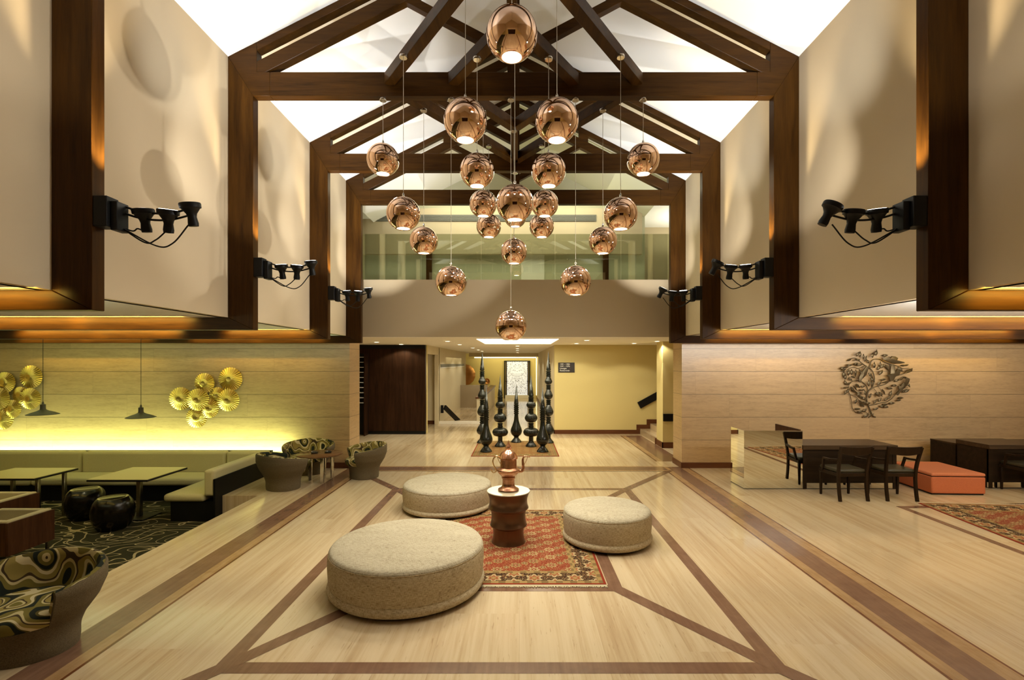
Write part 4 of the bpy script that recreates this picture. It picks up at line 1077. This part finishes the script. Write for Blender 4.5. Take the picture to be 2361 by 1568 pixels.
# ------------------------------------------------------------------ dark armchairs at the desks (back towards the viewer, facing +Y)
def desk_chair(label, x, y, rz=0.0):
    t = thing('desk_armchair', label, 'chair', (x, y, 0.002), rz, 'dark wooden armchairs at the desks')
    W2 = 0.215
    for s in (-1, 1):
        pts = [(s*W2, -0.235, 0.0), (s*W2, -0.205, 0.18), (s*W2, -0.195, 0.40), (s*(W2 + 0.01), -0.225, 0.60), (s*(W2 + 0.022), -0.295, 0.83)]
        mb = MB(); sp_ = spline(pts, 5)
        for a, b in zip(sp_[:-1], sp_[1:]): mb.beam(a, b, 0.034, 0.042, up=(0, 1, 0.01))
        mb.build('leg', W_CHAIR, t, 50)
        MB().beam((s*(W2 + 0.01), 0.205, 0.0), (s*(W2 + 0.01), 0.20, 0.41), 0.030, 0.030, up=(0, 1, 0), w2=0.042, h2=0.042).build('leg', W_CHAIR, t, 30, 0.004, 1)
        mb = MB()
        ar = [(s*(W2 + 0.012), -0.225, 0.625), (s*(W2 + 0.04), -0.05, 0.605), (s*(W2 + 0.045), 0.085, 0.60)]
        for a, b in zip(ar[:-1], ar[1:]): mb.beam(a, b, 0.036, 0.028)
        mb.beam((s*(W2 + 0.045), 0.08, 0.615), (s*(W2 + 0.022), 0.14, 0.40), 0.032, 0.030, up=(0, 1, 0))
        mb.build('armrest', W_CHAIR, t, 50)
    st = MB(); st.slab([(-0.225, -0.20), (0.225, -0.20), (0.25, 0.22), (-0.25, 0.22)], 0.365, 0.42)
    st.build('seat_rail', W_CHAIR, t, 30, 0.006, 2)
    st = MB(); st.slab([(-0.215, -0.195), (0.215, -0.195), (0.24, 0.225), (-0.24, 0.225)], 0.42, 0.475)
    st.build('seat', LEATHER, t, 30, 0.024, 4)
    # curved top rail
    vs, fs = [], []; n = 14
    for i in range(n + 1):
        u = i/n*2 - 1
        x_ = u*(W2 + 0.035); bow = 0.045*(1 - u*u)
        hlow = 0.735 - 0.03*(1 - u*u) - (0.02 if abs(u) > 0.9 else 0); htop = 0.842 - 0.006*(1 - u*u)
        for (yy, zz) in ((-0.285 - bow, hlow), (-0.312 - bow, htop), (-0.288 - bow, htop), (-0.262 - bow, hlow)): vs.append((x_, yy + 0.01, zz))
    for i in range(n):
        for k in range(4): fs.append([i*4 + k, i*4 + (k+1) % 4, (i+1)*4 + (k+1) % 4, (i+1)*4 + k])
    fs += [[0, 1, 2, 3], [n*4 + 3, n*4 + 2, n*4 + 1, n*4]]
    MB().add(vs, fs).build('top_rail', W_CHAIR, t, 35, 0.004, 1)
    return t
ch = desk_chair('dark wooden armchair at the desk, left one beside the mirrored cabinet', 5.05, 7.70, math.radians(2))
desk_chair('dark wooden armchair at the desk, right one next to the coral ottoman', 5.80, 7.70, math.radians(-3))
desk_chair('dark armchair cut off by the right edge, at the farther desk', 8.23, 8.02 - 0.22 + 0.2, math.radians(0))

# ------------------------------------------------------------------ coral ottoman
t = thing('coral_ottoman', 'low coral red rectangular ottoman between the two dark desks', 'ottoman', (6.98, 8.3, 0.002), math.radians(-3))
def lp(name, m, x0, x1, y0, y1, z0, z1, bev, seg): return box(name, m, x0, x1, y0, y1, z0, z1, t, bev, seg)
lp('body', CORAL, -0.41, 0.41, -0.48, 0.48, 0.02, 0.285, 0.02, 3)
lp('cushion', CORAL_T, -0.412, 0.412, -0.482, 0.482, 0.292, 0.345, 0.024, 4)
lp('seam', DARKPL, -0.398, 0.398, -0.468, 0.468, 0.283, 0.294, 0.0, 1)
lp('plinth', DARKPL, -0.39, 0.39, -0.46, 0.46, 0.0, 0.02, 0.0, 1)

# ------------------------------------------------------------------ gallery glass, vent, posts
t = thing('glass_balustrade', 'pale green glass balustrade above the beige parapet', 'balustrade', (0, 10.2, 3.80))
for a, b in zip((-3.45, -2.02, -0.78, 0.74, 2.10), (-2.02, -0.78, 0.74, 2.10, 3.45)):
    part(t, 'glass_panel', GLASS, a + 0.003, b - 0.003, 10.19, 10.202, 3.80, 4.75)
t = thing('air_vent', 'long grey linear air vent on the gallery wall behind the copper globes', 'vent', (-0.8, 12.05, 5.6))
part(t, 'vent_frame', GRILLE, -3.50, 1.88, 12.035, 12.05, 5.54, 5.70)
for k in range(4):
    part(t, 'louvre', GRILLE, -3.46, 1.84, 12.025, 12.036, 5.552 + k*0.036, 5.580 + k*0.036)
def gpost(label, px):
    d = 12.0
    o = box('gallery_post', W_V, X_at(px, d) - 0.07, X_at(px, d) + 0.07, d, d + 0.05, 3.03, 4.95, None, 0.004, 1)
    tag(o, label, 'post', 'dark posts behind the gallery glass')
gpost('dark timber post behind the gallery glass, left one', 989)
gpost('dark timber post behind the gallery glass, right one', 1397)
struct('door_2', P_SOFF, 0.05, 0.62, 12.17, 12.2, 3.03, 5.2)

# ------------------------------------------------------------------ hall fittings
t = thing('wenge_closet', 'dark wenge panelled closet front at the left of the hall', 'closet', (-3.9, 14.5, 0))
part(t, 'panel_front', W_PANEL, -5.9, -2.74, 14.46, 14.61, 0.10, 2.50)
part(t, 'plinth', DARKPL, -5.9, -2.75, 14.48, 14.61, 0, 0.10)
part(t, 'cornice', DARKPL, -5.9, -2.75, 14.47, 14.61, 2.50, 2.615)
t = thing('pigeonhole_rack', 'dark pigeonhole rack with pale shelf edges left of the wenge closet', 'shelf', (-4.6, 14.2, 0.002))
part(t, 'back_board', BLACKM, -4.95, -4.40, 14.40, 14.44, 0.002, 2.36)
part(t, 'side_board', W_PANEL, -4.43, -4.40, 14.1, 14.40, 0.002, 2.36)
for k in range(10):
    part(t, 'shelf_edge', WHITE, -4.95, -4.44, 14.1, 14.40, 0.95 + k*0.145 - 0.008, 0.95 + k*0.145 + 0.004)
t = thing('direction_sign', 'small black direction sign with white lettering on the yellow hall wall', 'sign', (1.39, 14.55, 1.955))
part(t, 'sign_board', M('sign_black', (0.018, 0.013, 0.008), 0.4).mat, 1.15, 1.63, 14.53, 14.548, 1.81, 2.10)
SIGNW = M('sign_white', (0.75, 0.72, 0.62), 0.5).emit((1, 0.95, 0.8), 0.15).mat
SIGNR = M('sign_red', (0.16, 0.05, 0.03), 0.5).mat
def lettering(name, rows, m, parent):
    mb = MB()
    for body, x, z, size in rows:
        c = bpy.data.curves.new('text', 'FONT'); c.body = body; c.size = size; c.extrude = 0.001
        o = bpy.data.objects.new('text', c); me = bpy.data.meshes.new_from_object(o)
        mb.add([(v.co.x + x - 1.39, -0.022 - v.co.z, v.co.y + z - 1.955) for v in me.vertices], [list(p.vertices) for p in me.polygons])
        bpy.data.objects.remove(o); bpy.data.meshes.remove(me); bpy.data.curves.remove(c)
    mb.build(name, m, parent)
lettering('lettering', [(tx, 1.195, 2.035 - k*0.063, 0.060) for k, tx in enumerate(('1401 - 1466', '1241 - 1276', 'Lounges', 'Restaurants'))], SIGNW, t)
lettering('arrow_marks', [(tx, 1.475, 2.035 - k*0.063, 0.060) for k, tx in enumerate('<>>>')], SIGNR, t)
# stairs climbing to the right behind the pier
t = thing('hall_staircase', 'cream stone stairs climbing to the right behind the hall pier', 'stairs', (3.55, 13.6, 0))
for k in range(7):
    part(t, 'step', FLOOR, 3.55 + k*0.30, 3.55 + (k + 1)*0.30 + 0.02, 12.76, 14.52, 0.0 if k == 0 else k*0.155, (k + 1)*0.155, 0.004, 1)
    part(t, 'stepped_skirting', W_RED, 3.45 + k*0.30, 3.45 + (k + 1)*0.30, 14.53, 14.549, k*0.155, (k + 1)*0.155 + 0.12)
part(t, 'stringer', W_RED, 3.50, 3.56, 12.70, 12.76, 0, 0.155)
o = MB().beam((3.52, 14.52, 0.84), (5.4, 14.52, 1.87), 0.05, 0.20).build('stair_handrail', BLACKM, None, 30, 0.004, 1)
tag(o, 'dark sloping handrail board on the yellow hall wall above the stairs', 'handrail')
o = box('wall_rail', BLACKM, 3.535, 4.5, 12.11, 12.15, 0.66, 0.84); tag(o, 'short dark level rail on the stair pier beside the right stone wall', 'handrail')
# stairwell handrail leaning down on the left
t = thing('stairwell_rail', 'dark sloping rail of the stairs going down beyond the hall curb', 'handrail', (-2.6, 17.3, 0))
MB().beam((0.02, -0.15, 0.55), (0.42, 0.9, -0.10), 0.07, 0.16).build('rail_board', BLACKM, t, 30, 0.004, 1)
MB().beam((-0.07, -0.15, 0.35), (-0.07, -0.15, 0.62), 0.09, 0.07, up=(0, 1, 0)).build('rail_end', BLACKM, t, 30)
t = thing('wall_grille', 'thin grey ventilation strip high on the left corridor wall', 'vent', (-2.73, 20, 1.9))
part(t, 'grille_strip', GRILLE, -2.739, -2.725, 17.2, 24.5, 1.93, 2.04)
part(t, 'grille_edge', WHITE, -2.739, -2.722, 17.2, 24.5, 1.90, 1.93)
# far end: pierced screen door and copper discs
t = thing('pierced_screen_door', 'white pierced screen door in a dark frame at the far end', 'door', (X_at(1192.5, 28.9), 28.93, 0.05))
bx = t.location.x
part(t, 'screen_panel', LATTICE, bx - 0.60, bx + 0.60, 28.90, 28.94, 0.20, 2.16)
part(t, 'threshold', WHITE, bx - 0.70, bx + 0.70, 28.80, 28.99, 0.002, 0.20)
for s in (-1, 1):
    part(t, 'door_jamb', BLACKM, bx + s*0.73 - 0.03, bx + s*0.73 + 0.03, 28.86, 28.99, 0.002, 2.20)
    part(t, 'door_stile', W_PANEL, bx + s*0.63 - 0.025, bx + s*0.63 + 0.025, 28.87, 28.93, 0.05, 2.16)
    part(t, 'door_handle', W_PANEL, bx + s*0.63 - 0.06, bx + s*0.63 + 0.06, 28.83, 28.87, 1.00, 1.03)
part(t, 'door_head', BLACKM, bx - 0.76, bx + 0.76, 28.86, 28.99, 2.16, 2.21)
def petal_disc(label, x, y, z, r):
    vs = [(0, -0.03, 0)]; n = 72
    for i in range(n):
        a = 2*PI*i/n; rr = r*(1 + 0.03*abs(math.sin(7*a)))
        vs.append((rr*math.cos(a), -0.10, rr*math.sin(a)))
    for i in range(n):
        a = 2*PI*i/n; vs.append((r*0.5*math.cos(a), 0.0, r*0.5*math.sin(a)))
    fs = [[0, 1 + n + i, 1 + n + (i+1) % n] for i in range(n)] + [[1 + n + i, 1 + i, 1 + (i+1) % n, 1 + n + (i+1) % n] for i in range(n)]
    o = MB().add(vs, fs).build('copper_dish', copper_mat('dull_copper', (0.52, 0.26, 0.10), 0.42), None, 40)
    md = o.modifiers.new('solid', 'SOLIDIFY'); md.thickness = 0.02
    o.location = (x, y, z); tag(o, label, 'wall art', 'copper dishes on the far wall')
petal_disc('large scalloped copper dish on the far yellow wall, half hidden by the corridor wall', X_at(1072, 28.9), 28.97, Z_at(864, 28.9), 0.60)
petal_disc('small copper dish on the far yellow wall, behind the tallest left spire', X_at(1123, 28.9), 28.97, Z_at(879, 28.9), 0.17)
# recessed downlights of the hall
def downlight(i, px, py, x=None):
    d = (HC - EYE) * F / (VY - py); X = X_at(px, d)
    lab = DL[i]
    t = thing('recessed_downlight', lab, 'ceiling light', (X, d, HC - 0.001), 0, 'recessed hall downlights')
    MB().lathe([(0.060, -0.006), (0.085, -0.007), (0.090, -0.001)], 28, caps=False).build('trim_ring', WHITE, t, 40)
    MB().lathe([(0.0005, -0.004), (0.062, -0.004)], 28, caps=False).build('lamp_face', GLOW_D, t, 40)
    spot((X, d, HC - 0.03), (X, d, 0), 60, 44, 0.6, (1.0, 0.94, 0.76), 0.02)
    spot((X, d, HC - 0.03), (X, d, 0), 34, 138, 0.25, (1.0, 0.92, 0.70), 0.03)
DP = [(868, 789.0), (1032, 787.0), (1060, 794.5), (1090, 802.5), (1103, 807), (1112, 810), (1353, 784.8), (1329, 792), (1462, 791.5), (1515, 787), (925, 794), (1193, 798), (1193, 804), (1193, 808.5), (1193, 813)]
DL = ['downlight in the hall ceiling above the wenge closet, far left', 'downlight in the hall ceiling left of the glowing ceiling panel, nearest in its row',
      'downlight second in the left row leading down the corridor', 'downlight third in the left row leading down the corridor', 'downlight fourth in the left row leading down the corridor',
      'downlight last in the left row leading down the corridor', 'downlight right of the glowing ceiling panel, nearer one', 'downlight right of the glowing ceiling panel, above the direction sign',
      'downlight close to the yellow wall above the stairs', 'downlight beside the stair pier at the right of the hall', 'downlight close in front of the wenge closet cornice',
      'corridor downlight on the axis, nearest behind the glowing panel', 'corridor downlight on the axis, second from the glowing panel', 'corridor downlight on the axis, third from the glowing panel', 'corridor downlight on the axis, deepest one']
for i, (px, py) in enumerate(DP): downlight(i, px, py)
